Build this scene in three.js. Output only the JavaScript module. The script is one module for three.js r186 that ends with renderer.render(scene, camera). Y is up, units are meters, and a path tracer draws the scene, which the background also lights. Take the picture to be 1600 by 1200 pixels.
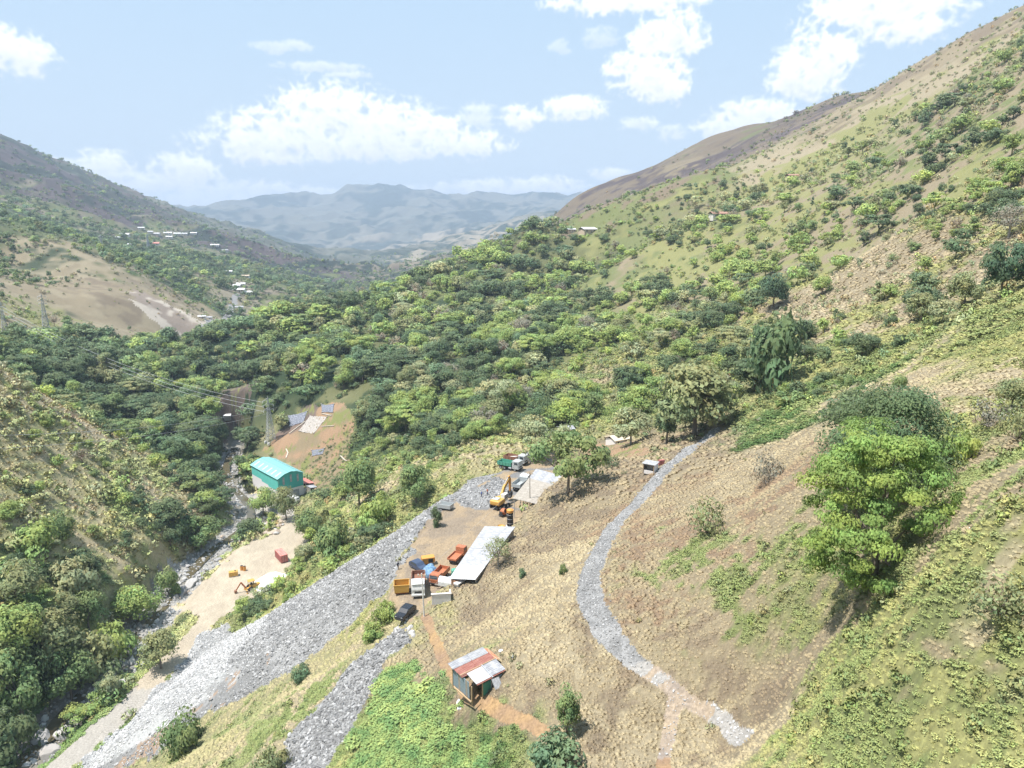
import * as THREE from 'three';
import { RoundedBoxGeometry } from 'three/addons/geometries/RoundedBoxGeometry.js';
import { MarchingCubes } from 'three/addons/objects/MarchingCubes.js';
import { mergeGeometries } from 'three/addons/utils/BufferGeometryUtils.js';

// ---------------------------------------------------------------- camera, light, exposure
const EYE = 65, PITCH = 12.5 * Math.PI / 180, FOCAL = 1082;       // eye height above the yard, tilt, focal length in the photo's pixels
const scene = new THREE.Scene();
const camera = new THREE.PerspectiveCamera(2 * Math.atan(600 / FOCAL) * 180 / Math.PI, 4 / 3, 0.5, 40000);
camera.position.set(0, EYE, 0);
camera.rotation.x = -PITCH;
const renderer = new THREE.WebGLRenderer({ antialias: true });
renderer.toneMapping = THREE.LinearToneMapping;
renderer.toneMappingExposure = 2.85;
renderer.shadowMap.enabled = true;
scene.fog = new THREE.FogExp2(new THREE.Color(0.64, 0.79, 1.0), 0.00014);

const SUN = new THREE.Vector3(-0.36, 0.90, 0.12).normalize();
const sun = new THREE.DirectionalLight(new THREE.Color(1.0, 0.955, 0.90), 2.95);
sun.name = 'sun';
sun.position.copy(SUN).multiplyScalar(900).add(new THREE.Vector3(0, 0, -200));
sun.target.position.set(0, 0, -200);
sun.castShadow = true;
Object.assign(sun.shadow.camera, { left: -600, right: 600, top: 600, bottom: -600, near: 10, far: 2500 });
sun.shadow.mapSize.set(4096, 4096);
scene.add(sun, sun.target);

// ---------------------------------------------------------------- chance and noise
function rng(seed) { let s = seed >>> 0; return () => { s = (s + 0x6d2b79f5) | 0; let t = Math.imul(s ^ (s >>> 15), 1 | s); t = (t + Math.imul(t ^ (t >>> 7), 61 | t)) ^ t; return ((t ^ (t >>> 14)) >>> 0) / 4294967296; }; }
const perm = new Uint8Array(512); { const r = rng(7), p = [...Array(256).keys()]; for (let i = 255; i > 0; i--) { const j = Math.floor(r() * (i + 1)); [p[i], p[j]] = [p[j], p[i]]; } for (let i = 0; i < 512; i++) perm[i] = p[i & 255]; }
const GX = new Float32Array(256), GY = new Float32Array(256); for (let i = 0; i < 256; i++) { GX[i] = Math.cos(i * 2.39996); GY[i] = Math.sin(i * 2.39996); }
function noise(x, y) {
  const X = Math.floor(x), Y = Math.floor(y), fx = x - X, fy = y - Y, xi = X & 255, yi = Y & 255;
  const u = fx * fx * fx * (fx * (fx * 6 - 15) + 10), v = fy * fy * fy * (fy * (fy * 6 - 15) + 10);
  const a = perm[perm[xi] + yi], b = perm[perm[xi + 1] + yi], c = perm[perm[xi] + yi + 1], d = perm[perm[xi + 1] + yi + 1];
  const p = GX[a] * fx + GY[a] * fy, q = GX[b] * (fx - 1) + GY[b] * fy, r = GX[c] * fx + GY[c] * (fy - 1), s = GX[d] * (fx - 1) + GY[d] * (fy - 1);
  return 1.5 * (p + (q - p) * u + (r - p) * v + (p - q - r + s) * u * v);
}
function fbm(x, y, n = 4) { let s = 0, a = 0.5; for (let i = 0; i < n; i++) { s += a * noise(x, y); x = x * 2.03 + 17.1; y = y * 2.03 + 9.7; a *= 0.5; } return s; }
const clamp = (x, a = 0, b = 1) => Math.min(b, Math.max(a, x)), lerp = (a, b, t) => a + (b - a) * t;
const smooth = (x, a, b) => { const t = clamp((x - a) / (b - a)); return t * t * (3 - 2 * t); };

// a pixel of the photograph as a direction: [right, up, forward]
const SP = Math.sin(PITCH), CP = Math.cos(PITCH);
const ray = (u, v) => { const y = (600 - v) / FOCAL; return [(u - 800) / FOCAL, CP * y - SP, CP + SP * y]; };
const level = (u, v, y) => { const r = ray(u, v), s = (y - EYE) / r[1]; return new THREE.Vector3(r[0] * s, y, -r[2] * s); };   // where that sight line meets the height y

// ---------------------------------------------------------------- sky: clear air, cumulus clouds near the horizon and overhead
{
  const W = 4096, H = 2048, data = new Float32Array(W * H * 4), rnd = rng(31);
  const blobs = [];                                                      // azimuth, elevation, half width, half height (degrees), thickness
  const deg = 180 / Math.PI, put = (u, v, w, h, k = 1) => { const r = ray(u, v); blobs.push([Math.atan2(r[0], r[2]) * deg, Math.atan2(r[1], Math.hypot(r[0], r[2])) * deg, w / FOCAL * deg, h / FOCAL * deg, k]); };
  for (const b of [[520, 185, 82, 46], [450, 215, 92, 40], [590, 205, 90, 44], [660, 214, 80, 34], [722, 225, 66, 20], [390, 228, 50, 26], [540, 228, 190, 22], [420, 246, 60, 12], [165, 268, 36, 26], [200, 290, 50, 16], [292, 272, 46, 26], [255, 292, 70, 14],
    [85, 265, 36, 14, 0.8], [130, 285, 40, 14, 0.8], [400, 300, 60, 16, 0.8], [470, 305, 60, 14, 0.8], [330, 318, 150, 17, 0.7], [250, 335, 120, 12, 0.6], [1018, 122, 50, 34], [1040, 140, 36, 22], [985, 105, 36, 20], [1050, 58, 46, 32], [1015, 70, 34, 22], [985, 2, 110, 18], [1270, 112, 48, 42], [1298, 86, 32, 30], [1242, 128, 34, 22, 0.9],
    [1385, 10, 92, 42], [1425, 42, 44, 22], [898, 170, 42, 18], [812, 184, 34, 17], [748, 182, 26, 18, 0.55], [1180, 182, 62, 22, 0.9], [1130, 200, 40, 14, 0.8], [800, 296, 120, 15, 0.9], [860, 290, 44, 14], [690, 297, 60, 9, 0.6], [950, 272, 30, 9, 0.8], [1000, 195, 26, 11, 0.6], [1050, 208, 22, 12, 0.5], [12, 84, 46, 28, 0.9], [505, 104, 60, 6, 0.42], [545, 117, 30, 5, 0.5], [432, 76, 36, 8, 0.36], [465, 72, 18, 8, 0.4], [875, 75, 14, 12, 0.3], [940, 60, 26, 14, 0.34]]) put(...b);
  for (let i = 0; i < 46; i++) {                                         // more of the same all round and overhead
    const az = (i % 2 ? 1 : -1) * (46 + rnd() * 134), el = 3 + rnd() * rnd() * 55, w = 3 + rnd() * 6;
    for (let k = 0; k < 4; k++) blobs.push([az + (rnd() - 0.5) * w * 1.6, el + rnd() * w * 0.25, w * (0.4 + rnd() * 0.5), w * (0.2 + rnd() * 0.2), 0.8 + rnd() * 0.2]);
  }
  for (let i = 0; i < 10; i++) { const az = (rnd() - 0.5) * 90, el = 34 + rnd() * 40, w = 4 + rnd() * 6; for (let k = 0; k < 4; k++) blobs.push([az + (rnd() - 0.5) * w * 2, el + rnd() * 2, w * 0.6, w * 0.35, 0.9]); }
  const grid = new Map();
  const DEG = 2;
  for (const b of blobs) for (let a = Math.floor((b[0] - b[2] * 1.7) / DEG); a <= (b[0] + b[2] * 1.7) / DEG; a++) for (let e = Math.floor((b[1] - b[3] * 1.9) / DEG); e <= (b[1] + b[3] * 1.9) / DEG; e++) { const k = ((a + 180) % 180) * 1000 + e; if (!grid.has(k)) grid.set(k, []); grid.get(k).push(b); }
  for (let row = 0; row < H; row++) {
    const el = ((row + 0.5) / H - 0.5) * 180, up = Math.max(el, 0);
    const k = 1 - Math.exp(-up / 13), h = Math.exp(-up / 3.2);
    const air = [lerp(0.30, 0.170, k) + 0.03 * h, lerp(0.34, 0.252, k) + 0.02 * h, lerp(0.37, 0.345, k) + 0.01 * h];
    for (let col = 0; col < W; col++) {
      const o = (row * W + col) * 4, az0 = ((col + 0.5) / W - 0.5) * 360;  // u = atan2(z, x)
      const az = ((az0 + 90 + 540) % 360) - 180;                          // azimuth from -z, to the right
      let c = air;
      const near = el > -3 ? grid.get(((Math.floor(az / DEG) + 180) % 180) * 1000 + Math.floor(el / DEG)) : undefined;
      if (near) {
        const n1 = fbm(az * 0.75, el * 1.0 + 40, 5), n2 = fbm(az * 0.75 + 50, el * 1.0, 4);
        const billow = Math.abs(noise(az * 1.1 + n2, el * 1.3)) + 0.5 * Math.abs(noise(az * 2.3, el * 2.6 + n1)) + 0.25 * Math.abs(noise(az * 4.7, el * 5.2)) + 0.12 * Math.abs(noise(az * 9.5, el * 10.4));
        let d = -9, low = 0, thin = 1, sum = 0, wsum = 0;
        for (const b of near) {
          const x = (az - b[0] + n2 * 0.5) / b[2]; let y = (el - b[1] + n1 * 0.35) / b[3]; if (y < 0) y *= 1.25;
          const e = 1 - (x * x + y * y);
          if (e > -2) { const w = Math.exp(e * 3); sum += w * y; wsum += w; }
          if (e > d) { d = e; thin = b[4]; }
        }
        low = sum / Math.max(wsum, 1e-6);
        d = d * 0.8 + n1 * 0.75 + (0.42 - billow) * 0.95;
        const a = smooth(d, -0.5, 0.62) * Math.min(1, thin) * 0.96;
        if (a > 0) {
          const lit = clamp(0.80 + 0.17 * low + 0.22 * (0.35 - billow) + n2 * 0.14 + 0.10 * (1 - smooth(d, 0, 0.9)), 0.5, 1), far = clamp(1 - el / 6) * 0.15;
          const cl = [lerp(0.25, 0.56, lit * lit), lerp(0.265, 0.56, lit * lit), lerp(0.30, 0.56, lit * lit)];
          c = [0, 1, 2].map((i) => lerp(air[i], lerp(cl[i], air[i], far), a));
        }
      }
      data[o] = c[0]; data[o + 1] = c[1]; data[o + 2] = c[2]; data[o + 3] = 1;
    }
  }
  const sky = new THREE.DataTexture(data, W, H, THREE.RGBAFormat, THREE.FloatType);
  sky.mapping = THREE.EquirectangularReflectionMapping;
  sky.magFilter = sky.minFilter = THREE.LinearFilter;
  sky.needsUpdate = true;
  scene.background = sky;
  scene.environment = sky;
}

// ---------------------------------------------------------------- the shape of the land: height over (azimuth, log distance), drawn through surveyed points
const pts = [];
const byD = (u, v, d) => { const r = ray(u, v), q = Math.hypot(r[0], r[2]); pts.push([Math.atan2(r[0], r[2]), Math.log(d), r[1] / q]); };     // on this sight line, d metres away over the ground
const byY = (u, v, y) => { const r = ray(u, v), q = Math.hypot(r[0], r[2]); pts.push([Math.atan2(r[0], r[2]), Math.log((y - EYE) / (r[1] / q)), r[1] / q]); };
const byA = (a, d, y) => pts.push([a * Math.PI / 180, Math.log(d), (y - EYE) / d]);
// river terrace, river
for (const [u, v, y] of [[100, 1190, -45], [230, 1080, -45], [300, 1000, -45], [395, 920, -45], [440, 875, -45], [440, 800, -45], [400, 765, -45], [468, 775, -45], [270, 930, -48], [60, 1170, -48], [180, 1040, -48], [340, 850, -47.5], [400, 800, -46.5], [360, 730, -47], [372, 655, -49]]) byY(u, v, y);
// yard and the slope behind it
for (const [u, v, y] of [[650, 930, 0], [700, 850, 0], [780, 800, 0], [800, 730, 0], [860, 712, 1], [640, 975, 0], [600, 755, -15], [560, 785, -18], [520, 820, -23], [655, 740, -7], [700, 722, -3.5], [755, 708, -1.5], [450, 912, -31], [480, 870, -30], [540, 720, -33], [500, 740, -43]]) byY(u, v, y);
// the near hillside on the right
for (const [u, v, y] of [[810, 832, 2.5], [905, 762, 10.5], [745, 1090, 10], [700, 1190, 5], [885, 1140, 14], [1000, 1040, 17], [920, 920, 16], [945, 850, 16], [1010, 760, 16], [1105, 685, 17], [1160, 1150, 18], [1370, 905, 36], [850, 900, 9], [760, 960, 4], [1030, 900, 19.5], [1200, 950, 26], [1250, 1100, 26], [1100, 780, 20.5], [1200, 760, 27]]) byY(u, v, y);
for (const [u, v, d] of [[1010, 713, 158], [1110, 668, 170], [1160, 640, 176], [1210, 606, 178], [1300, 585, 172], [1400, 556, 166], [1500, 505, 158], [1600, 450, 150], [1600, 800, 53], [1600, 700, 74], [1600, 600, 98], [1600, 520, 122], [1480, 650, 92], [1450, 590, 122], [1300, 680, 105], [1600, 1195, 40], [1450, 1195, 42]]) byD(u, v, d);
byA(-55, 60, 2); byA(-30, 55, 2); byA(-12, 52, 6); byA(10, 45, 18); byA(30, 36, 29); byA(50, 45, 42); byA(55, 100, 60); byA(50, 160, 68); byA(-52, 30, 8); byA(0, 28, 17); byA(52, 26, 32); byA(-50, 100, -28); byA(-52, 150, -46);
// wooded slope beyond the yard up to its crest
for (const [u, v, d] of [[960, 690, 205], [900, 655, 240], [800, 650, 268], [700, 650, 285], [620, 650, 310], [560, 635, 335], [1000, 620, 255], [1100, 600, 232], [1180, 560, 235], [560, 560, 410], [700, 550, 400], [800, 500, 465], [900, 430, 560], [1000, 500, 390], [1000, 400, 530], [1200, 500, 290], [1200, 400, 430], [1200, 300, 590], [1330, 500, 225], [1330, 400, 335], [1330, 300, 450], [1330, 210, 640],
  [1470, 470, 205], [1470, 400, 268], [1470, 300, 360], [1470, 200, 480], [1470, 120, 640], [1600, 425, 188], [1600, 350, 238], [1600, 250, 320], [1600, 150, 425], [1600, 60, 580], [1600, 8, 780], [1530, 42, 810], [1470, 84, 850], [1400, 122, 900], [1330, 160, 960]]) byD(u, v, d);
for (const [u, v, d] of [[850, 357, 640], [790, 383, 630], [720, 412, 615], [650, 442, 605], [570, 470, 590], [490, 478, 575], [400, 503, 545], [330, 540, 520], [285, 572, 490], [235, 574, 500], [960, 318, 660], [1100, 275, 660], [1190, 255, 670], [905, 365, 640], [450, 560, 430], [400, 600, 405], [340, 610, 420]]) byD(u, v, d);
// the river's gorge and the left bank
for (const [u, v, d] of [[250, 650, 420], [200, 600, 440], [110, 560, 480], [100, 535, 540], [180, 556, 540], [20, 535, 520]]) byD(u, v, d);
for (const [u, v, d] of [[0, 582, 305], [60, 618, 305], [110, 650, 302], [180, 699, 300], [250, 747, 294], [300, 807, 274], [0, 650, 272], [0, 800, 230], [0, 900, 210], [100, 760, 256], [0, 1000, 193], [0, 1120, 181], [100, 1000, 193], [100, 900, 216], [180, 950, 214], [180, 850, 237], [180, 760, 266], [230, 900, 229], [230, 840, 244], [300, 855, 251], [60, 700, 268], [50, 850, 224]]) byD(u, v, d);
byA(-50, 305, 40); byA(-50, 220, -2); byA(-48, 350, 30); byA(-50, 480, 60);
// hills on the left, the valley's villages, left mountain
for (const [u, v, d] of [[30, 492, 560], [100, 512, 590], [100, 455, 720], [200, 485, 700], [250, 505, 700], [30, 440, 760], [85, 368, 900], [150, 402, 860], [230, 446, 810], [300, 500, 740], [0, 400, 860], [0, 345, 1050], [288, 534, 700], [240, 530, 660], [335, 500, 830], [375, 468, 960], [345, 420, 1250], [400, 450, 1050], [470, 455, 1150], [260, 420, 1150], [300, 395, 1500], [180, 385, 1400], [240, 372, 1850], [320, 370, 1950], [100, 335, 1700], [60, 300, 2000], [0, 300, 1850], [420, 420, 1700], [500, 445, 1500], [545, 465, 1300],
  [0, 222, 2600], [60, 262, 2500], [130, 292, 2400], [200, 326, 2350], [260, 348, 2350], [330, 353, 2900], [400, 370, 3000], [470, 398, 2900], [530, 428, 2700], [575, 452, 2500], [420, 395, 2500], [500, 425, 2200]]) byD(u, v, d);
byA(-46, 900, 180); byA(-46, 2500, 480); byA(-52, 1500, 300); byA(-50, 4500, 500);
// behind the right crest, the brown hill, the far range
for (const [u, v, d] of [[1000, 318, 860], [1100, 285, 800], [900, 368, 800], [850, 385, 850], [1100, 262, 1000], [1100, 217, 1320], [1200, 232, 900], [1200, 187, 1250], [1290, 165, 1150], [1000, 290, 1100], [1000, 267, 1300], [900, 338, 1050], [900, 308, 1280], [860, 345, 1280], [950, 284, 1290], [820, 395, 1100], [750, 430, 1050], [650, 470, 1000], [580, 490, 950]]) byD(u, v, d);
for (const [u, v, d] of [[590, 452, 2600], [640, 430, 2400], [720, 405, 2600], [780, 385, 2800], [600, 410, 4200], [680, 385, 4200], [540, 410, 5000], [760, 360, 4400], [840, 345, 4600], [600, 350, 6500], [700, 345, 6500], [800, 335, 6800], [350, 357, 6500], [430, 328, 7400], [520, 306, 7800], [600, 298, 8000], [680, 309, 8000], [760, 314, 8200], [822, 308, 8200], [880, 311, 8200], [960, 315, 8300]]) byD(u, v, d);
byA(12, 2200, 120); byA(25, 2000, 180); byA(38, 1600, 240); byA(50, 900, 330); byA(48, 400, 150); byA(50, 2500, 200); byA(0, 10000, 200); byA(-30, 10000, 100); byA(25, 8000, 300); byA(45, 8000, 300); byA(-20, 9500, 250);

const NP = pts.length;
const tps = (() => {
  const n = NP + 3, A = Array.from({ length: n }, () => new Float64Array(n + 1));
  const phi = (r2) => (r2 > 1e-14 ? 0.5 * r2 * Math.log(r2) : 0);
  for (let i = 0; i < NP; i++) {
    for (let j = 0; j < NP; j++) A[i][j] = phi((pts[i][0] - pts[j][0]) ** 2 + (pts[i][1] - pts[j][1]) ** 2) + (i === j ? 0.0006 : 0);
    A[i][NP] = A[NP][i] = 1; A[i][NP + 1] = A[NP + 1][i] = pts[i][0]; A[i][NP + 2] = A[NP + 2][i] = pts[i][1]; A[i][n] = pts[i][2];
  }
  for (let c = 0; c < n; c++) {
    let p = c; for (let r = c + 1; r < n; r++) if (Math.abs(A[r][c]) > Math.abs(A[p][c])) p = r;
    [A[c], A[p]] = [A[p], A[c]];
    for (let r = c + 1; r < n; r++) { const f = A[r][c] / A[c][c]; if (f) for (let k = c; k <= n; k++) A[r][k] -= f * A[c][k]; }
  }
  const w = new Float64Array(n);
  for (let r = n - 1; r >= 0; r--) { let s = A[r][n]; for (let k = r + 1; k < n; k++) s -= A[r][k] * w[k]; w[r] = s / A[r][r]; }
  const pa = Float64Array.from(pts, (p) => p[0]), pl = Float64Array.from(pts, (p) => p[1]);
  return (a, l) => {
    let s = w[NP] + w[NP + 1] * a + w[NP + 2] * l;
    for (let i = 0; i < NP; i++) { const x = a - pa[i], y = l - pl[i], r2 = x * x + y * y; if (r2 > 1e-14) s += 0.5 * w[i] * r2 * Math.log(r2); }
    return s;
  };
})();

// relief that no survey point shows: octaves that matter at this distance
function relief(x, f, d, o = 0) {
  let s = 0;
  for (let L = 1.5; L < 1600; L *= 2) {
    const w = smooth(L, d / 150, d / 70) * (1 - smooth(L, d / 9, d / 4));
    if (w > 0) s += w * noise(x / L + 3.7 + o, f / L + L * 0.61 + o);
  }
  return s;
}
function reliefHeight(x, f, d) {
  let s = 0;
  for (let L = 2.5; L < 1600; L *= 2) {
    const w = smooth(L, d / 90, d / 40) * (1 - smooth(L, d / 9, d / 4));
    if (w > 0) { const n = noise(x / L + 3.7, f / L + L * 0.61); s += w * L * (0.05 * n + (d > 1800 ? 0.17 * (0.33 - Math.abs(n)) : 0)); }
  }
  return s;
}
const seg = (line) => (x, f) => {                                            // distance to a polyline and the height along it
  let best = 1e9, y = 0;
  for (let i = 0; i + 1 < line.length; i++) {
    const a = line[i], b = line[i + 1], dx = b.x - a.x, df = a.z - b.z, t = clamp(((x - a.x) * dx + (f + a.z) * df) / (dx * dx + df * df)), q = Math.hypot(x - a.x - t * dx, f + a.z - t * df);
    if (q < best) { best = q; y = lerp(a.y, b.y, t); }
  }
  return [best, y];
};
const line = (list) => list.map(([u, v, y]) => level(u, v, y));
const RIVER = line([[-120, 1290, -49], [40, 1185, -48.6], [110, 1105, -48.4], [175, 1045, -48.2], [225, 985, -48.2], [272, 925, -48], [330, 862, -47.6], [392, 812, -47.2], [352, 738, -47], [372, 690, -47]]);
const riverAt = seg(RIVER);
const LOWROAD = line([[20, 1260, -45], [105, 1185, -45], [190, 1112, -45], [250, 1050, -45], [312, 985, -45], [352, 930, -45], [400, 885, -45], [452, 832, -45], [448, 800, -45.4], [420, 788, -45.4], [400, 772, -45.2]]);
const lowroadAt = seg(LOWROAD);
const RIM = [[95, -19], [107, -17.5], [116, -19], [127, -23.1], [138, -23], [149, -20.6], [163, -16], [172, -9], [180, -2.5]];
const rim = (f) => { for (let i = 0; i + 1 < RIM.length; i++) if (f < RIM[i + 1][0]) return lerp(RIM[i][1], RIM[i + 1][1], clamp((f - RIM[i][0]) / (RIM[i + 1][0] - RIM[i][0]))); return -2.5; };
const YARD = [[640, 985, 0], [672, 950, 0], [720, 905, 0], [808, 828, 0], [880, 765, 0], [930, 735, 0], [860, 708, 0], [800, 712, 0], [768, 742, 0], [715, 768, 0], [668, 805, 0], [622, 872, 0], [598, 930, 0]].map((a) => level(...a));
const inside = (poly, x, f) => { let c = false; for (let i = 0, j = poly.length - 1; i < poly.length; j = i++) { const a = poly[i], b = poly[j]; if ((-a.z > f) !== (-b.z > f) && x < ((b.x - a.x) * (f + a.z)) / (a.z - b.z) + a.x) c = !c; } return c; };
const yardEdge = seg([...YARD, YARD[0]]);

const A1 = 55 * Math.PI / 180;
function ground(x, f) {
  const d = Math.max(Math.hypot(x, f), 20), az = Math.atan2(x, f), l = Math.log(d);
  let t;
  if (Math.abs(az) <= A1) t = tps(az, l);
  else { const k = smooth(Math.abs(az), A1, 2 * Math.PI - A1), s = az > 0 ? k : 1 - k; t = lerp(tps(A1, l), tps(-A1, l), az > 0 ? smooth(az, A1, 2 * Math.PI - A1) : 1 - smooth(-az, A1, 2 * Math.PI - A1)); }
  let h = EYE + d * t, rough = 1;
  h = Math.min(h, 560 + 0.04 * (h - 560));
  if (d < 420 && Math.abs(az) < A1) {
    if (f > 96 && f < 182 && x < 6 && x > -110) {                            // the tipped slope under the yard
      const xe = rim(f), m = smooth(f, 97, 110) * (1 - smooth(f, 166, 180)) * (1 - smooth(x, xe + 1, xe + 6)) * smooth(x, -100, -84);
      const s = clamp((x - xe) * 0.675, -45, 0);
      h = lerp(h, s, m); rough = lerp(rough, 0.35, m);
    }
    const inY = inside(YARD, x, f), e = yardEdge(x, f)[0], my = inY ? smooth(e, -1, 3) : 0;
    h = lerp(h, 0, my); rough *= 1 - 0.9 * my;
    const [q, y] = lowroadAt(x, f), mr = 1 - smooth(q, f > 185 && f < 240 ? 15 : 4.6, f > 185 && f < 240 ? 24 : 9);
    h = lerp(h, y, mr); rough *= 1 - 0.9 * mr;
    const [w, yb] = riverAt(x, f), mw = 1 - smooth(w, 4.5, 12);
    h = lerp(h, Math.min(h, yb - 0.3), mw);
  }
  return h + reliefHeight(x, f, d) * rough;
}

// one sheet of land, finer near the photographer
const NI = 1040, R0 = 26, R1 = 9800, DL = Math.log(R1 / R0) / (NI - 1);
const COLS = []; { const F = 46 * Math.PI / 180, n = 680; for (let i = 0; i <= n; i++) COLS.push(-F + (2 * F * i) / n); for (let i = 1; i < 60; i++) COLS.push(F + ((2 * Math.PI - 2 * F) * i) / 60); }
const NF = 681, NJ = COLS.length, FINE = COLS[NF - 1];
const HT = new Float32Array(NI * NJ);
for (let i = 0; i < NI; i++) { const d = R0 * Math.exp(DL * i); for (let j = 0; j < NJ; j++) HT[i * NJ + j] = ground(d * Math.sin(COLS[j]), d * Math.cos(COLS[j])); }
function land(x, f) {                                                        // height of the finished sheet
  const d = Math.hypot(x, f), az = Math.atan2(x, f), a = clamp(Math.log(Math.max(d, R0) / R0) / DL, 0, NI - 1.001), i = Math.floor(a), u = a - i;
  let j, w;
  if (Math.abs(az) < FINE) { const b = ((az + FINE) / (2 * FINE)) * (NF - 1); j = Math.min(Math.floor(b), NF - 2); w = b - j; }
  else { const b = (((az < 0 ? az + 2 * Math.PI : az) - FINE) / (2 * Math.PI - 2 * FINE)) * 60; const k = Math.min(Math.floor(b), 59); j = NF - 1 + k; w = b - k; }
  const j2 = (j + 1) % NJ, h = HT;
  return lerp(lerp(h[i * NJ + j], h[i * NJ + j2], w), lerp(h[(i + 1) * NJ + j], h[(i + 1) * NJ + j2], w), u);
}
const on = (x, f, up = 0) => new THREE.Vector3(x, land(x, f) + up, -f);
const P = (u, v, from = 30) => {                                             // the point of the land that a sight line meets first
  const r = ray(u, v), q = Math.hypot(r[0], r[2]);
  let d = from, last = from;
  for (; d < 11000; d *= 1.004) { if (EYE + (r[1] / q) * d < land((r[0] / q) * d, (r[2] / q) * d)) break; last = d; }
  for (let k = 0; k < 12; k++) { const m = (last + d) / 2; if (EYE + (r[1] / q) * m < land((r[0] / q) * m, (r[2] / q) * m)) d = m; else last = m; }
  return on((r[0] / q) * d, (r[2] / q) * d);
};
const seen = (x, y, f) => { const d = Math.hypot(x, f); for (let s = 30; s < d * 0.985; s *= 1.012) { if (EYE + (y - EYE) * (s / d) < land((x * s) / d, (f * s) / d)) return false; } return true; };
const pixel = (x, y, f) => { const h = y - EYE, c = f * CP - h * SP, v = f * SP + h * CP; return [800 + (FOCAL * x) / c, 600 - (FOCAL * v) / c, c]; };

// ---------------------------------------------------------------- what covers the land
const C = { straw: [0.395, 0.33, 0.215], tan: [0.325, 0.265, 0.168], brown: [0.245, 0.192, 0.128], rust: [0.265, 0.188, 0.12], ygr: [0.30, 0.295, 0.115], lgr: [0.20, 0.225, 0.083], grn: [0.075, 0.125, 0.035], dgr: [0.035, 0.065, 0.024], orange: [0.44, 0.25, 0.125], burnt: [0.125, 0.095, 0.092], floor: [0.15, 0.16, 0.065], far: [0.15, 0.15, 0.11], fdark: [0.035, 0.055, 0.035], pale: [0.33, 0.28, 0.20], sand: [0.50, 0.41, 0.28], grey: [0.34, 0.34, 0.345] };
const paint = [];
const dye = (a, b, bias, ...at) => at.forEach(([u, v]) => { const p = P(u, v), d = Math.hypot(p.x, p.z); paint.push([Math.atan2(p.x, -p.z), Math.log(d), C[a], C[b], bias]); });
dye('straw', 'tan', 0.1, [850, 900], [780, 960], [880, 1010], [860, 960], [1180, 700], [1130, 730], [1400, 610], [1500, 620], [900, 1060], [960, 1180], [1060, 1170], [1190, 1160]);
dye('tan', 'brown', -0.05, [900, 800], [1000, 740], [860, 830], [960, 770], [1060, 700], [800, 1060], [1000, 1120], [640, 1060], [760, 920], [930, 980]);
dye('tan', 'rust', 0.1, [1020, 860], [1100, 820], [1080, 740], [1230, 720], [1200, 800], [1010, 960]);
dye('lgr', 'tan', 0, [1080, 870], [1120, 930], [1200, 860], [1240, 940], [1330, 960], [1560, 760], [1560, 700], [1500, 1000], [1600, 960]);
dye('tan', 'brown', 0.1, [1200, 1000], [1150, 1050], [1260, 1010], [1200, 1090], [1100, 1000]);
dye('ygr', 'lgr', 0.05, [1300, 1140], [1400, 1060], [1550, 1100], [1450, 1180], [1550, 880], [1560, 520], [1480, 560], [1600, 470], [1300, 1060], [1400, 980], [600, 1160]);
dye('straw', 'lgr', 0.05, [400, 1150], [500, 1060], [440, 1110], [540, 1030], [340, 1190]); dye('lgr', 'ygr', 0.05, [440, 945], [480, 860]);
dye('ygr', 'straw', 0, [1600, 820], [1600, 560], [1440, 570], [560, 1010], [350, 1180], [520, 830], [580, 770],  [700, 715]);
dye('ygr', 'lgr', 0, [1270, 930], [1320, 1020], [1280, 1120], [1500, 860], [1580, 1000], [1480, 960], [1350, 960], [1540, 640], [1420, 1120]);
dye('lgr', 'grn', 0, [1300, 620], [1240, 650], [700, 1110], [640, 1110], [760, 1170], [1500, 1140]);
dye('floor', 'dgr', 0, [450, 560], [350, 580], [700, 600], [800, 540], [600, 540], [750, 470], [250, 570], [150, 550], [250, 660], [400, 520], [550, 500], [660, 660], [860, 400], [820, 620], [200, 600]);
dye('lgr', 'ygr', 0, [560, 760], [600, 790], [540, 830], [620, 725], [690, 722], [500, 860]);
dye('ygr', 'lgr', 0, [900, 500], [1000, 560], [1100, 500], [900, 600], [1000, 340], [1100, 380], [1100, 560], [1080, 600], [960, 420], [1250, 540], [1350, 550]);
dye('ygr', 'tan', 0.05, [1020, 420], [930, 590], [1130, 420], [1200, 460], [1350, 500], [1250, 300], [1350, 330], [1450, 300], [1560, 300], [1500, 400], [1200, 350]);
dye('tan', 'straw', 0, [1340, 430], [1290, 460], [1400, 440], [1240, 480], [1450, 480]);
dye('straw', 'ygr', 0, [1250, 245], [1330, 205], [1400, 165], [1220, 262], [1460, 140], [1290, 225], [1560, 60]);
dye('tan', 'brown', 0, [1380, 145], [1450, 100], [1500, 70], [1560, 30]);
dye('lgr', 'tan', 0, [1450, 210], [1550, 180], [1560, 110], [1400, 250], [1500, 250]);
dye('brown', 'burnt', 0, [1000, 282], [930, 305], [900, 325], [1250, 195], [1180, 212], [1290, 178], [1140, 235], [960, 295], [1210, 200]);
dye('burnt', 'tan', 0.1, [1080, 255], [1120, 240], [1050, 275]);
dye('lgr', 'brown', 0, [1010, 300], [960, 318], [1060, 290], [1220, 182], [1100, 222]);
dye('straw', 'lgr', 0, [100, 800], [50, 640], [100, 700], [200, 800], [180, 740], [230, 870], [60, 760], [150, 860]);
dye('ygr', 'straw', 0.1, [40, 690], [90, 770], [20, 740], [160, 790], [210, 830], [60, 820], [130, 880], [120, 720], [190, 750]);
dye('straw', 'lgr', 0.1, [20, 660], [70, 720], [130, 830], [30, 760], [80, 830], [150, 720], [250, 800], [120, 690], [280, 850]);
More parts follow.
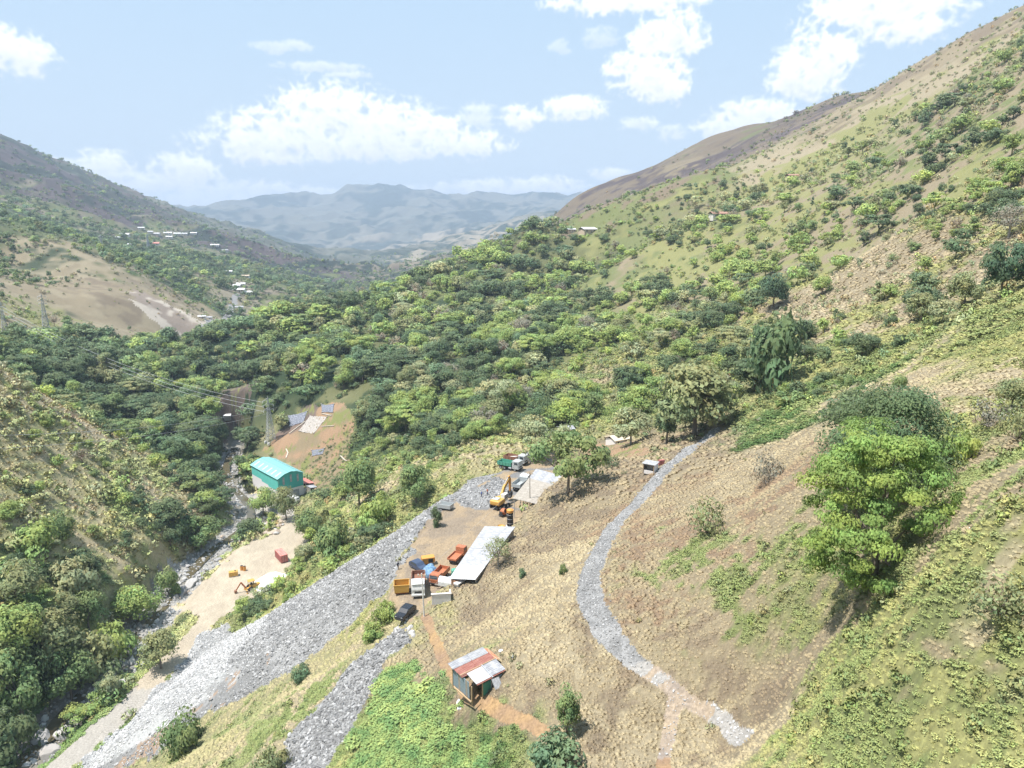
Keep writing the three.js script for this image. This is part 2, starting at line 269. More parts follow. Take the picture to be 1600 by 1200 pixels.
dye('lgr', 'grn', 0, [50, 900], [150, 960], [30, 1000], [60, 1080]);
dye('straw', 'tan', 0, [100, 395], [60, 470], [130, 490], [60, 405], [180, 505], [310, 490]);
dye('brown', 'tan', 0.1, [150, 440], [200, 465], [150, 470], [230, 490]);
dye('dgr', 'grn', 0, [20, 400], [30, 370], [120, 355], [200, 400], [230, 420], [330, 420]);
dye('ygr', 'straw', 0, [25, 505]);
dye('burnt', 'fdark', 0.1, [30, 270], [100, 300], [150, 320], [60, 295], [200, 340], [400, 385], [460, 410], [350, 370], [520, 440]);
dye('lgr', 'pale', -0.1, [100, 325], [40, 320], [200, 360], [240, 380], [310, 395], [380, 440], [450, 455], [300, 378]);
dye('grn', 'lgr', 0, [480, 455], [430, 440], [380, 410], [180, 375], [350, 400]);
dye('far', 'fdark', 0.05, [420, 350], [520, 330], [600, 320], [700, 330], [800, 330], [860, 330], [680, 315], [760, 320]);
dye('fdark', 'far', 0.15, [560, 400], [620, 395], [500, 390], [660, 390], [720, 350]);
dye('pale', 'fdark', 0, [580, 425], [620, 405], [680, 390], [740, 385], [800, 365], [560, 415], [700, 365]);
dye('fdark', 'lgr', 0, [600, 440], [700, 415], [660, 425]);

const landLines = {
  track: line([[1112, 676, 17], [1060, 722, 16.5], [1010, 768, 16], [962, 818, 16], [938, 860, 16], [918, 905, 16], [922, 945, 16.2], [945, 985, 16.6], [985, 1030, 17], [1035, 1072, 17.3], [1070, 1098, 17.6]]).map((p) => p),
};
const poly = (list) => list.map(([u, v]) => P(u, v));
const TRACK = seg([[1114, 674], [1060, 718], [1010, 770], [962, 818], [938, 860], [920, 905], [924, 945], [946, 985], [985, 1030], [1040, 1070], [1070, 1092], [1108, 1114]].map(([u, v]) => P(u, v)));
const TRACK2 = seg(poly([[1100, 1108], [1130, 1126], [1165, 1154]]));
const FOOT = seg(poly([[664, 962], [674, 985], [690, 1025], [705, 1052], [735, 1090], [775, 1108], [815, 1125], [850, 1142]]));
const FOOT2 = seg(poly([[1052, 1100], [1045, 1140], [1035, 1200]]));
const SCREE = [level(770, 748, -0.6), level(700, 790, -0.4), level(655, 830, -0.3), level(612, 905, -0.3), level(560, 965, -6), level(480, 1030, -13), level(420, 1075, -19), level(330, 1120, -27), level(300, 1140, -31), level(245, 1215, -38), level(150, 1225, -44), level(120, 1195, -44.3), level(195, 1125, -44.4), level(265, 1050, -44.4), level(318, 985, -44.4), level(350, 960, -42), level(400, 980, -34), level(440, 950, -29), level(500, 905, -21), level(560, 855, -12), level(610, 825, -7), level(680, 775, -3), level(740, 742, -1.2), level(775, 738, -0.6)];
const SCREE2 = poly([[640, 990], [632, 1010], [598, 1040], [585, 1075], [560, 1120], [520, 1180], [500, 1230], [430, 1230], [450, 1150], [490, 1110], [530, 1060], [560, 1030], [600, 1000], [625, 975]]);
const BANK = poly([[412, 700], [440, 672], [470, 640], [505, 630], [535, 632], [552, 650], [548, 690], [548, 712], [540, 745], [520, 770], [500, 775], [480, 745], [462, 730], [430, 712]]);
const SLIDE = poly([[196, 446], [228, 458], [265, 477], [305, 494], [322, 503], [292, 532], [268, 528], [238, 500], [208, 472]]);
const FARROAD = seg(poly([[272, 538], [300, 522], [332, 503], [362, 482], [366, 468], [372, 460]]));
const ORANGE = poly([[905, 688], [935, 690], [985, 690], [1035, 700], [1010, 712], [985, 715], [940, 722], [920, 712]]);
const THICKET = poly([[600, 1050], [640, 1040], [672, 1062], [690, 1100], [700, 1130], [740, 1150], [760, 1180], [760, 1199], [540, 1199], [560, 1150], [585, 1090]]);
const GRAVEL = [[716, 776, 0], [742, 764, 0], [778, 746, 0], [800, 752, 0], [790, 775, 0], [768, 792, 0], [735, 794, 0], [716, 790, 0]].map((q) => level(...q));
const CLEAR = poly([[600, 742], [628, 738], [640, 748], [630, 756], [600, 752]]);
const CUT = poly([[322, 640], [345, 615], [385, 600], [398, 622], [385, 650], [352, 676], [325, 672]]);
const near = (q, x, f, hw, w = 0.8) => q(x, f)[0] < hw * (1 + 0.16 * noise(x / w, f / w) + 0.24 * noise(x / (w * 4), f / (w * 4)));
const within = (poly, x, f, w, a) => inside(poly, x + a * (noise(x / w, f / w) + 0.5 * noise(x * 3 / w, f * 3 / w)), f + a * (noise(x / w + 31, f / w) + 0.5 * noise(x * 3 / w + 31, f * 3 / w)));
// 0 hillside, then the surfaces that lie in it
const KINDS = ['hillside', 'yard', 'scree_slope', 'gravel_track', 'footpath', 'dirt_road', 'riverbed', 'road', 'rockslide', 'earth_bank', 'mountain_range', 'gravel_slope'];
function cover(x, f) {
  const d = Math.hypot(x, f);
  if (d > 2600) return 10;
  if (d > 1100) return 0;
  if (d > 560) { if (within(SLIDE, x, f, 20, 9)) return 8; if (near(FARROAD, x, f, 3.4, 5)) return 7; return 0; }
  if (x > 0 && d < 200) { if (near(TRACK, x, f, lerp(0.5, 1.65, smooth(f, 58, 82)))) return f < 68 + 3 * noise(x / 2, f / 2) ? 4 : 3; if (near(TRACK2, x, f, 0.7)) return 3; if (near(FOOT2, x, f, 0.7)) return 4; }
  if (d < 125 && x < 14 && near(FOOT, x, f, 0.75)) return 4;
  if (x < -5 && x > -60 && f < 120 && within(SCREE2, x, f, 2.5, 0.9)) return 11;
  if (x < 45 && x > -30 && f > 95 && f < 215) { if (inside(YARD, x, f) && yardEdge(x, f)[0] > 0.8 + 0.7 * noise(x / 2, f / 2)) { return within(GRAVEL, x, f, 3, 1) ? 2 : x < rim(f) + 1.5 + 3 * noise(x / 5, f / 5) && f > 127 && f < 176 ? 2 : 1; } if (within(ORANGE, x, f, 6, 2)) return 9; }
  if (x < 0 && f > 85 && f < 190 && within(SCREE, x, f, 5, 1.6)) return 2;
  if (x < -40 && d < 420) {
    const [q] = lowroadAt(x, f), wide = smooth(f, 180, 192) * (1 - smooth(f, 226, 245));
    if (q < lerp(3.2, 14, wide) * (1 + 0.3 * noise(x / 3, f / 3))) return 5;
    if (riverAt(x, f)[0] < (f > 300 ? 5 : 6.2) * (1 + 0.5 * noise(x / 6, f / 6))) return 6;
    if (within(BANK, x, f, 8, 3)) return 9;
    if (within(CUT, x, f, 12, 5)) return 9;
  }
  if (within(CLEAR, x, f, 8, 2)) return 9;
  return 0;
}
function groundColour(x, f, kind, out) {
  const d = Math.hypot(x, f), n = relief(x, f, d), n2 = relief(x, f, d, 57.3), fine = noise(x * 1.7, f * 1.7);
  let c;
  if (kind === 0 || kind === 10) {
    const q1 = Math.log2(d / 60), W = 9 * Math.pow(2, Math.floor(q1)), W2 = W * 2, u = q1 - Math.floor(q1), wv = (o) => lerp(fbm(x / W + o, f / W, 2), fbm(x / W2 + o, f / W2, 2), u);
    const a = Math.atan2(x, f) + 0.03 * n2 + 0.16 * wv(3.3), l = Math.log(d) + 0.04 * n + 0.26 * wv(71.7);
    let r = 0, g = 0, b = 0, r2 = 0, g2 = 0, b2 = 0, bias = 0, ws = 0;
    for (const p of paint) { const q = (a - p[0]) ** 2 + ((l - p[1]) * 0.8) ** 2 + 0.0006, w = 1 / (q * q * q); r += w * p[2][0]; g += w * p[2][1]; b += w * p[2][2]; r2 += w * p[3][0]; g2 += w * p[3][1]; b2 += w * p[3][2]; bias += w * p[4]; ws += w; }
    const t = smooth(n2 * 0.85 + n * 0.25 + fine * 0.25 * (d < 300 ? 1 : 0.4) - bias / ws, -0.22, 0.22);
    c = [lerp(r, r2, t) / ws, lerp(g, g2, t) / ws, lerp(b, b2, t) / ws];
  } else if (kind === 1) { const t = smooth(n + fine * 0.3, -0.4, 0.5); c = [lerp(0.47, 0.36, t), lerp(0.355, 0.285, t), lerp(0.225, 0.205, t)]; if (f > 155 && n2 > 0.12) c = c.map((k, i) => lerp(k, [0.27, 0.265, 0.26][i], smooth(n2, 0.12, 0.4))); }
  else if (kind === 2 || kind === 11 || kind === 3) { const t = smooth(n2, -0.4, 0.4), g = lerp(0.28, 0.40, t); c = [g, g * 0.99, g * 0.97]; if (kind === 2 && f < 125 && x < -48 && n2 + 0.4 * n > 0.22) c = [0.42, 0.30, 0.21]; if (kind === 3 && f < 70) c = [0.46, 0.435, 0.40]; if (kind === 2 && x < -60 + 5 * n && f > 122) c = [g * 1.4, g * 1.4, g * 1.37]; }
  else if (kind === 4) c = x > 9 && f > 58 ? [0.47 + 0.05 * n, 0.375 + 0.03 * n, 0.28] : [0.46 + 0.05 * n, 0.30 + 0.03 * n, 0.165];
  else if (kind === 5) { const t = smooth(n + 0.4 * fine, -0.5, 0.5); c = [lerp(0.64, 0.55, t), lerp(0.545, 0.465, t), lerp(0.41, 0.35, t)]; if (f > 256 || f < 150) c = c.map((k, i) => lerp(k, [0.46, 0.44, 0.41][i], 0.7)); }
  else if (kind === 6) { const t = smooth(n2 + fine * 0.4, -0.3, 0.3); c = [lerp(0.46, 0.27, t), lerp(0.44, 0.25, t), lerp(0.40, 0.20, t)]; }
  else if (kind === 7) c = [0.40, 0.39, 0.38];
  else if (kind === 8) { const t = smooth(n2 + 0.5 * noise(x / 6 + f / 40, f / 50), 0, 0.4); c = [lerp(0.66, 0.36, t), lerp(0.58, 0.29, t), lerp(0.48, 0.23, t)]; }
  else { const t = smooth(n2 + 0.4 * n, -0.3, 0.3); c = f > 335 && x < -100 && x < -95 - (f - 335) * 0.2 ? [lerp(0.25, 0.18, t), lerp(0.18, 0.14, t), lerp(0.14, 0.115, t)] : [lerp(0.44, 0.33, t), lerp(0.285, 0.255, t), lerp(0.17, 0.15, t)]; if (fine + n > 0.35) c = [0.26, 0.27, 0.09]; }
  const k = 1 + 0.16 * fine * (d < 300 ? 1 : 0.5);
  const lift = kind === 0 ? (d > 1000 ? 0.74 : x < -90 && d < 330 ? 1.25 : 0.90) : kind === 10 ? 0.8 : kind === 5 ? 0.9 : 0.86; c = c.map((v) => v * lift);  // left spur ground is painted lighter to offset the shading of its slope
  out[0] = Math.max(c[0] * k, 0.01); out[1] = Math.max(c[1] * k, 0.01); out[2] = Math.max(c[2] * k, 0.01);
}
const grainMap = (seed, size, scale, lo, hi, srgb) => {
  const d = new Uint8Array(size * size * 4);
  for (let y = 0; y < size; y++) for (let x = 0; x < size; x++) {
    const u = x / size, v = y / size; let s = 0, a = 0.5, k = scale;
    for (let o = 0; o < 4; o++) { const wrap = (X, Y) => noise(X, Y); const p = wrap(u * k + seed, v * k), q = wrap((u - 1) * k + seed, v * k), r = wrap(u * k + seed, (v - 1) * k), t = wrap((u - 1) * k + seed, (v - 1) * k); s += a * lerp(lerp(p, q, u), lerp(r, t, u), v); a *= 0.6; k *= 2; }
    const g = 255 * clamp(lerp(lo, hi, clamp(s * 0.9 + 0.5))); d.set([g, g, g, 255], (y * size + x) * 4);
  }
  const t = new THREE.DataTexture(d, size, size); t.wrapS = t.wrapT = THREE.RepeatWrapping; t.magFilter = t.minFilter = THREE.LinearFilter; if (srgb) t.colorSpace = THREE.SRGBColorSpace; t.needsUpdate = true; return t;
};
const grain = grainMap(3, 512, 24, 0.72, 1.0, true), grainBump = grainMap(9, 512, 24, 0, 1);
const landMat = new THREE.MeshStandardMaterial({ vertexColors: true, roughness: 1, map: grain, bumpMap: grainBump, bumpScale: 0.12 }); landMat.name = 'soil and grass';
const farMat = new THREE.MeshStandardMaterial({ vertexColors: true, roughness: 1 }); farMat.name = 'far land';
{
  const kinds = new Uint8Array(NI * NJ), pos = new Float32Array(NI * NJ * 3);
  for (let i = 0; i < NI; i++) { const d = R0 * Math.exp(DL * i); for (let j = 0; j < NJ; j++) { const k = i * NJ + j, x = d * Math.sin(COLS[j]), f = d * Math.cos(COLS[j]); pos[k * 3] = x; pos[k * 3 + 1] = HT[k]; pos[k * 3 + 2] = -f; kinds[k] = j < NF ? cover(x, f) : d > 2600 ? 10 : 0; } }
  const nor = new Float32Array(NI * NJ * 3), a = new THREE.Vector3(), b = new THREE.Vector3();
  const at = (i, j, v) => v.fromArray(pos, (clamp(i, 0, NI - 1) * NJ + ((j + NJ) % NJ)) * 3), c = new THREE.Vector3(), e = new THREE.Vector3();
  for (let i = 0; i < NI; i++) for (let j = 0; j < NJ; j++) { at(i + 1, j, a); at(i - 1, j, b); at(i, j + 1, c); at(i, j - 1, e); a.sub(b); c.sub(e); c.cross(a).normalize(); if (c.y < 0) c.negate(); c.toArray(nor, (i * NJ + j) * 3); }
  const col = [0, 0, 0];
  for (let kind = 0; kind < KINDS.length; kind++) {
    const map = new Int32Array(NI * NJ).fill(-1), P_ = [], N_ = [], C_ = [], U_ = [], I_ = [];
    const v = (k) => {
      if (map[k] >= 0) return map[k];
      const x = pos[k * 3], f = -pos[k * 3 + 2];
      P_.push(x, pos[k * 3 + 1], -f); N_.push(nor[k * 3], nor[k * 3 + 1], nor[k * 3 + 2]); U_.push(x / 9, f / 9);
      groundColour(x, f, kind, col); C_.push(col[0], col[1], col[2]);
      return (map[k] = P_.length / 3 - 1);
    };
    for (let i = 0; i + 1 < NI; i++) for (let j = 0; j < NJ; j++) {
      const j2 = (j + 1) % NJ, q = [i * NJ + j, i * NJ + j2, (i + 1) * NJ + j2, (i + 1) * NJ + j];
      for (const t of [[q[0], q[1], q[2]], [q[0], q[2], q[3]]]) { const ka = kinds[t[0]], kb = kinds[t[1]], kc = kinds[t[2]], m = ka === kb || ka === kc ? ka : kb === kc ? kb : Math.max(ka, kb, kc); if (m === kind) I_.push(v(t[0]), v(t[1]), v(t[2])); }
    }
    if (kind === 0) { const o = P_.length / 3; P_.push(0, land(0, 0), 0); N_.push(0, 1, 0); U_.push(0, 0); C_.push(0.3, 0.22, 0.12); for (let j = 0; j < NJ; j++) I_.push(o, v((j + 1) % NJ), v(j)); }
    if (!I_.length) continue;
    const g = new THREE.BufferGeometry();
    g.setAttribute('position', new THREE.BufferAttribute(new Float32Array(P_), 3)); g.setAttribute('normal', new THREE.BufferAttribute(new Float32Array(N_), 3)); g.setAttribute('uv', new THREE.BufferAttribute(new Float32Array(U_), 2)); g.setAttribute('color', new THREE.BufferAttribute(new Float32Array(C_), 3));
    g.setIndex(I_);
    const m = new THREE.Mesh(g, kind === 10 ? farMat : landMat);
    m.name = KINDS[kind]; m.userData.kind = 'structure'; m.castShadow = m.receiveShadow = true;
    scene.add(m);
  }
}

// ---------------------------------------------------------------- helpers for things
const names = new Map();
const numbered = (n) => { const k = names.get(n) ?? 0; names.set(n, k + 1); return k ? n + '_' + String(k).padStart(3, '0') : n; };
function tag(o, label, category, group) { o.userData.label = label; o.userData.category = category; if (group) o.userData.group = group; return o; }
function thing(name, label, category, group) { const o = new THREE.Group(); o.name = numbered(name); scene.add(o); return tag(o, label, category, group); }
function part(parent, name, geometry, m, label) { const o = new THREE.Mesh(geometry, m); o.name = name; if (label) o.userData.label = label; parent.add(o); return o; }
const mats = new Map();
const mat = (r, g, b, rough = 0.9, metal = 0) => { const k = [r, g, b, rough, metal].join(); if (!mats.has(k)) { const m = new THREE.MeshStandardMaterial({ roughness: rough, metalness: metal }); m.color.setRGB(r, g, b); mats.set(k, m); } return mats.get(k); };
const Q = new THREE.Quaternion(), E = new THREE.Euler(), V3 = (x, y, z) => new THREE.Vector3(x, y, z);

// ---------------------------------------------------------------- plants
const lists = () => ({ p: [], n: [], c: [], i: [] });
const built = (L) => { const g = new THREE.BufferGeometry(); g.setAttribute('position', new THREE.Float32BufferAttribute(L.p, 3)); g.setAttribute('normal', new THREE.Float32BufferAttribute(L.n, 3)); g.setAttribute('color', new THREE.Float32BufferAttribute(L.c, 3)); g.setIndex(L.i); return g; };
// one spray of leaves: a bent diamond, its face turned to OUT
function spray(L, at, out, size, tone, r, flat = 0.62, hue = 0) {
  const o = L.p.length / 3, n = out.clone().add(V3(r() - 0.5, r() - 0.5, r() - 0.5).multiplyScalar(flat * 2)).normalize();
  const a = V3(r() - 0.5, r() - 0.5, r() - 0.5).cross(n).normalize(), b = n.clone().cross(a), l = size * (0.7 + r() * 0.6), w = l * (0.42 + r() * 0.25);
  const soft = n.clone().multiplyScalar(0.5).addScaledVector(out, 0.55).add(V3(0, 0.45, 0)).normalize();
  const q = [at.clone().addScaledVector(a, -l), at.clone().addScaledVector(b, -w).addScaledVector(n, size * 0.12), at.clone().addScaledVector(a, l).addScaledVector(n, -size * 0.25), at.clone().addScaledVector(b, w).addScaledVector(n, size * 0.12)];
  const t = [tone * (1 + hue), tone, tone * (1 - hue * 0.6)];
  for (const v of q) { L.p.push(v.x, v.y, v.z); L.n.push(soft.x, soft.y, soft.z); L.c.push(...t); }
  L.i.push(o, o + 1, o + 2, o, o + 2, o + 3);
}
// clumps spread through a crown; SHAPE gives their places on the unit crown
function crown(seed, { count, clumps, size, clump = 0.2, shape, flat = 0.62, squash = 0.8, tips = 1 }) {
  const r = rng(seed), L = lists(), cs = [];
  for (let k = 0; k < clumps; k++) { const c = shape(r, k / clumps); cs.push({ c, r: clump * (0.65 + 0.7 * r()), tone: 0.82 + 0.36 * r(), hue: (r() - 0.45) * 0.24 }); }
  const mid = V3(0, 0.55, 0);
  for (let i = 0; i < count; i++) {
    const k = cs[Math.floor(r() * clumps)], d = V3(r() - 0.5, r() - 0.42, r() - 0.5).normalize(), rad = k.r * Math.pow(r(), 0.35);
    const at = k.c.clone().add(V3(d.x * rad, d.y * rad * squash, d.z * rad));
    const out = d.clone().multiplyScalar(0.8).add(k.c.clone().sub(mid).normalize().multiplyScalar(0.45)).add(V3(0, 0.25, 0)).normalize();
    spray(L, at, out, size * tips, k.tone * (0.72 + 0.56 * r()), r, flat, k.hue + (r() - 0.5) * 0.14);
  }
  return { g: built(L), cs };
}
const tube = (L, a, b, ra, rb, tone = 1, sides = 5) => {
  const d = b.clone().sub(a).normalize(), u = V3(0.3, 0.1, 1).cross(d).normalize(), w = d.clone().cross(u), o = L.p.length / 3;
  for (const [c, q] of [[a, ra], [b, rb]]) for (let k = 0; k < sides; k++) { const t = (k / sides) * 6.2832, n = u.clone().multiplyScalar(Math.cos(t)).addScaledVector(w, Math.sin(t)); L.p.push(c.x + n.x * q, c.y + n.y * q, c.z + n.z * q); L.n.push(n.x, n.y, n.z); L.c.push(tone, tone, tone); }
  for (let k = 0; k < sides; k++) { const k2 = (k + 1) % sides; L.i.push(o + k, o + k2, o + sides + k2, o + k, o + sides + k2, o + sides + k); }
};
function trunk(seed, cs, fork = 0.3, rad = 0.028, limbs = 8, lean = 0) {
  const r = rng(seed), L = lists(), f = V3(lean, fork, 0);
  tube(L, V3(0, -0.12, 0), V3(lean * 0.4, fork * 0.5, 0.01), rad * 1.3, rad, 1, 7); tube(L, V3(lean * 0.4, fork * 0.5, 0.01), f, rad, rad * 0.8, 1, 7);
  for (let k = 0; k < Math.min(limbs, cs.length); k++) { const c = cs[Math.floor((k * cs.length) / Math.min(limbs, cs.length))].c, m = f.clone().lerp(c, 0.5).add(V3((r() - 0.5) * 0.06, -0.03, (r() - 0.5) * 0.06)); tube(L, f, m, rad * 0.62, rad * 0.38); tube(L, m, c, rad * 0.38, rad * 0.12); }
  return built(L);
}
const ball = (rx, lo, hi, top = 0) => (r) => { const t = r() * 6.2832, q = Math.sqrt(0.15 + 0.85 * r()), y = r(), w = Math.sqrt(Math.max(0.05, 1 - Math.pow(Math.abs(y * 1.6 - 0.6 - top), 2))); return V3(Math.cos(t) * rx * q * w, lo + (hi - lo) * y, Math.sin(t) * rx * q * w); };
const tiers = (rx, lo, hi) => (r) => { const y = Math.pow(r(), 0.7), t = r() * 6.2832, q = rx * Math.sqrt(r()) * (0.55 + 0.45 * Math.sin(Math.PI * clamp(y * 0.75 + 0.2))); return V3(Math.cos(t) * q, lo + (hi - lo) * (Math.round(y * 5) / 5 + 0.04 * r()), Math.sin(t) * q); };
const spire = (rx, lo) => (r) => { const y = r(), t = r() * 6.2832, q = rx * (1 - y * 0.85) * Math.sqrt(r()); return V3(Math.cos(t) * q, lo + (0.96 - lo) * y, Math.sin(t) * q); };
const FORMS = {
  round: [1, 2, 3].map((s) => ({ count: 3150, clumps: 24, size: 0.0320, clump: 0.19, shape: ball(0.40, 0.34, 0.86), seed: s })),
  broad: [4, 5].map((s) => ({ count: 3360, clumps: 26, size: 0.0336, clump: 0.19, shape: ball(0.62, 0.42, 0.82, 0.25), squash: 0.6, seed: s })),
  tall: [6, 7].map((s) => ({ count: 2730, clumps: 22, size: 0.0272, clump: 0.14, shape: ball(0.26, 0.36, 0.90), seed: s })),
  tiered: [8, 9].map((s) => ({ count: 3570, clumps: 34, size: 0.0320, clump: 0.17, shape: tiers(0.58, 0.42, 0.88), squash: 0.38, flat: 0.4, seed: s })),
  spire: [10].map((s) => ({ count: 2310, clumps: 34, size: 0.0256, clump: 0.10, shape: spire(0.24, 0.2), seed: s })),
  thin: [11, 12].map((s) => ({ count: 1092, clumps: 26, size: 0.0256, clump: 0.17, shape: ball(0.42, 0.36, 0.86), seed: s, limbs: 26 })),
  bush: [13, 14, 15].map((s) => ({ count: 1680, clumps: 16, size: 0.0600, clump: 0.30, shape: ball(0.55, 0.08, 0.74), seed: s, bush: true })),
  scrub: [16, 17].map((s) => ({ count: 630, clumps: 20, size: 0.0480, clump: 0.30, shape: ball(0.52, 0.15, 0.78), seed: s, bush: true, limbs: 20 })),
};
for (const k in FORMS) for (const f of FORMS[k]) { const c = crown(100 + f.seed, f); f.g = c.g; f.cs = c.cs; f.t = trunk(200 + f.seed, c.cs, f.bush ? 0.05 : 0.33, f.bush ? 0.022 : 0.026, f.limbs ?? (f.bush ? 6 : 9)); }
const LEAF0 = { dark: [0.066, 0.092, 0.046], deep: [0.050, 0.078, 0.044], mid: [0.105, 0.140, 0.058], fresh: [0.145, 0.185, 0.062], leafy: [0.118, 0.164, 0.046], dusk: [0.066, 0.096, 0.045], bright: [0.18, 0.22, 0.066], olive: [0.135, 0.148, 0.072], pale: [0.168, 0.178, 0.098], grey: [0.15, 0.138, 0.105], rust: [0.20, 0.14, 0.07], blue: [0.088, 0.13, 0.072] };
const LEAF = Object.fromEntries(Object.entries(LEAF0).map(([k, v]) => [k, v.map((x) => x * 2.25)]));
const WORDS = { dark: 'dark green', deep: 'very dark green', mid: 'mid green', fresh: 'fresh green', leafy: 'bright green', dusk: 'dark green', bright: 'bright yellow green', olive: 'olive green', pale: 'pale olive', grey: 'grey half bare', rust: 'brownish', blue: 'cool green' };
const leafMats = {};
for (const k in LEAF) { const m = new THREE.MeshPhysicalMaterial({ vertexColors: true, roughness: 0.95, specularIntensity: 0.3, transmission: 0.45, side: THREE.DoubleSide }); m.color.setRGB(...LEAF[k]); m.name = k + ' leaves'; leafMats[k] = m; }
const bark = mat(0.17, 0.14, 0.11), paleBark = mat(0.34, 0.31, 0.27);
const protos = new Map();
function plant(x, f, h, w, form, tone, variant, turn, name, label, category, group, sink = 0.03) {
  const key = [form, variant, tone].join(); let o;
  if (!protos.has(key)) {
    o = new THREE.Group(); const F = FORMS[form][variant % FORMS[form].length];
    part(o, F.bush ? 'foliage' : 'crown', F.g, leafMats[tone]); part(o, F.bush ? 'stem' : 'trunk', F.t, form === 'thin' || tone === 'grey' || tone === 'pale' ? paleBark : bark);
    protos.set(key, o);
  } else o = protos.get(key).clone();
  o.name = numbered(name); o.userData = {}; tag(o, label, category, group);
  o.position.copy(on(x, f, -sink * h)); o.rotation.y = turn; o.scale.set(w, h, w); scene.add(o);
  return o;
}
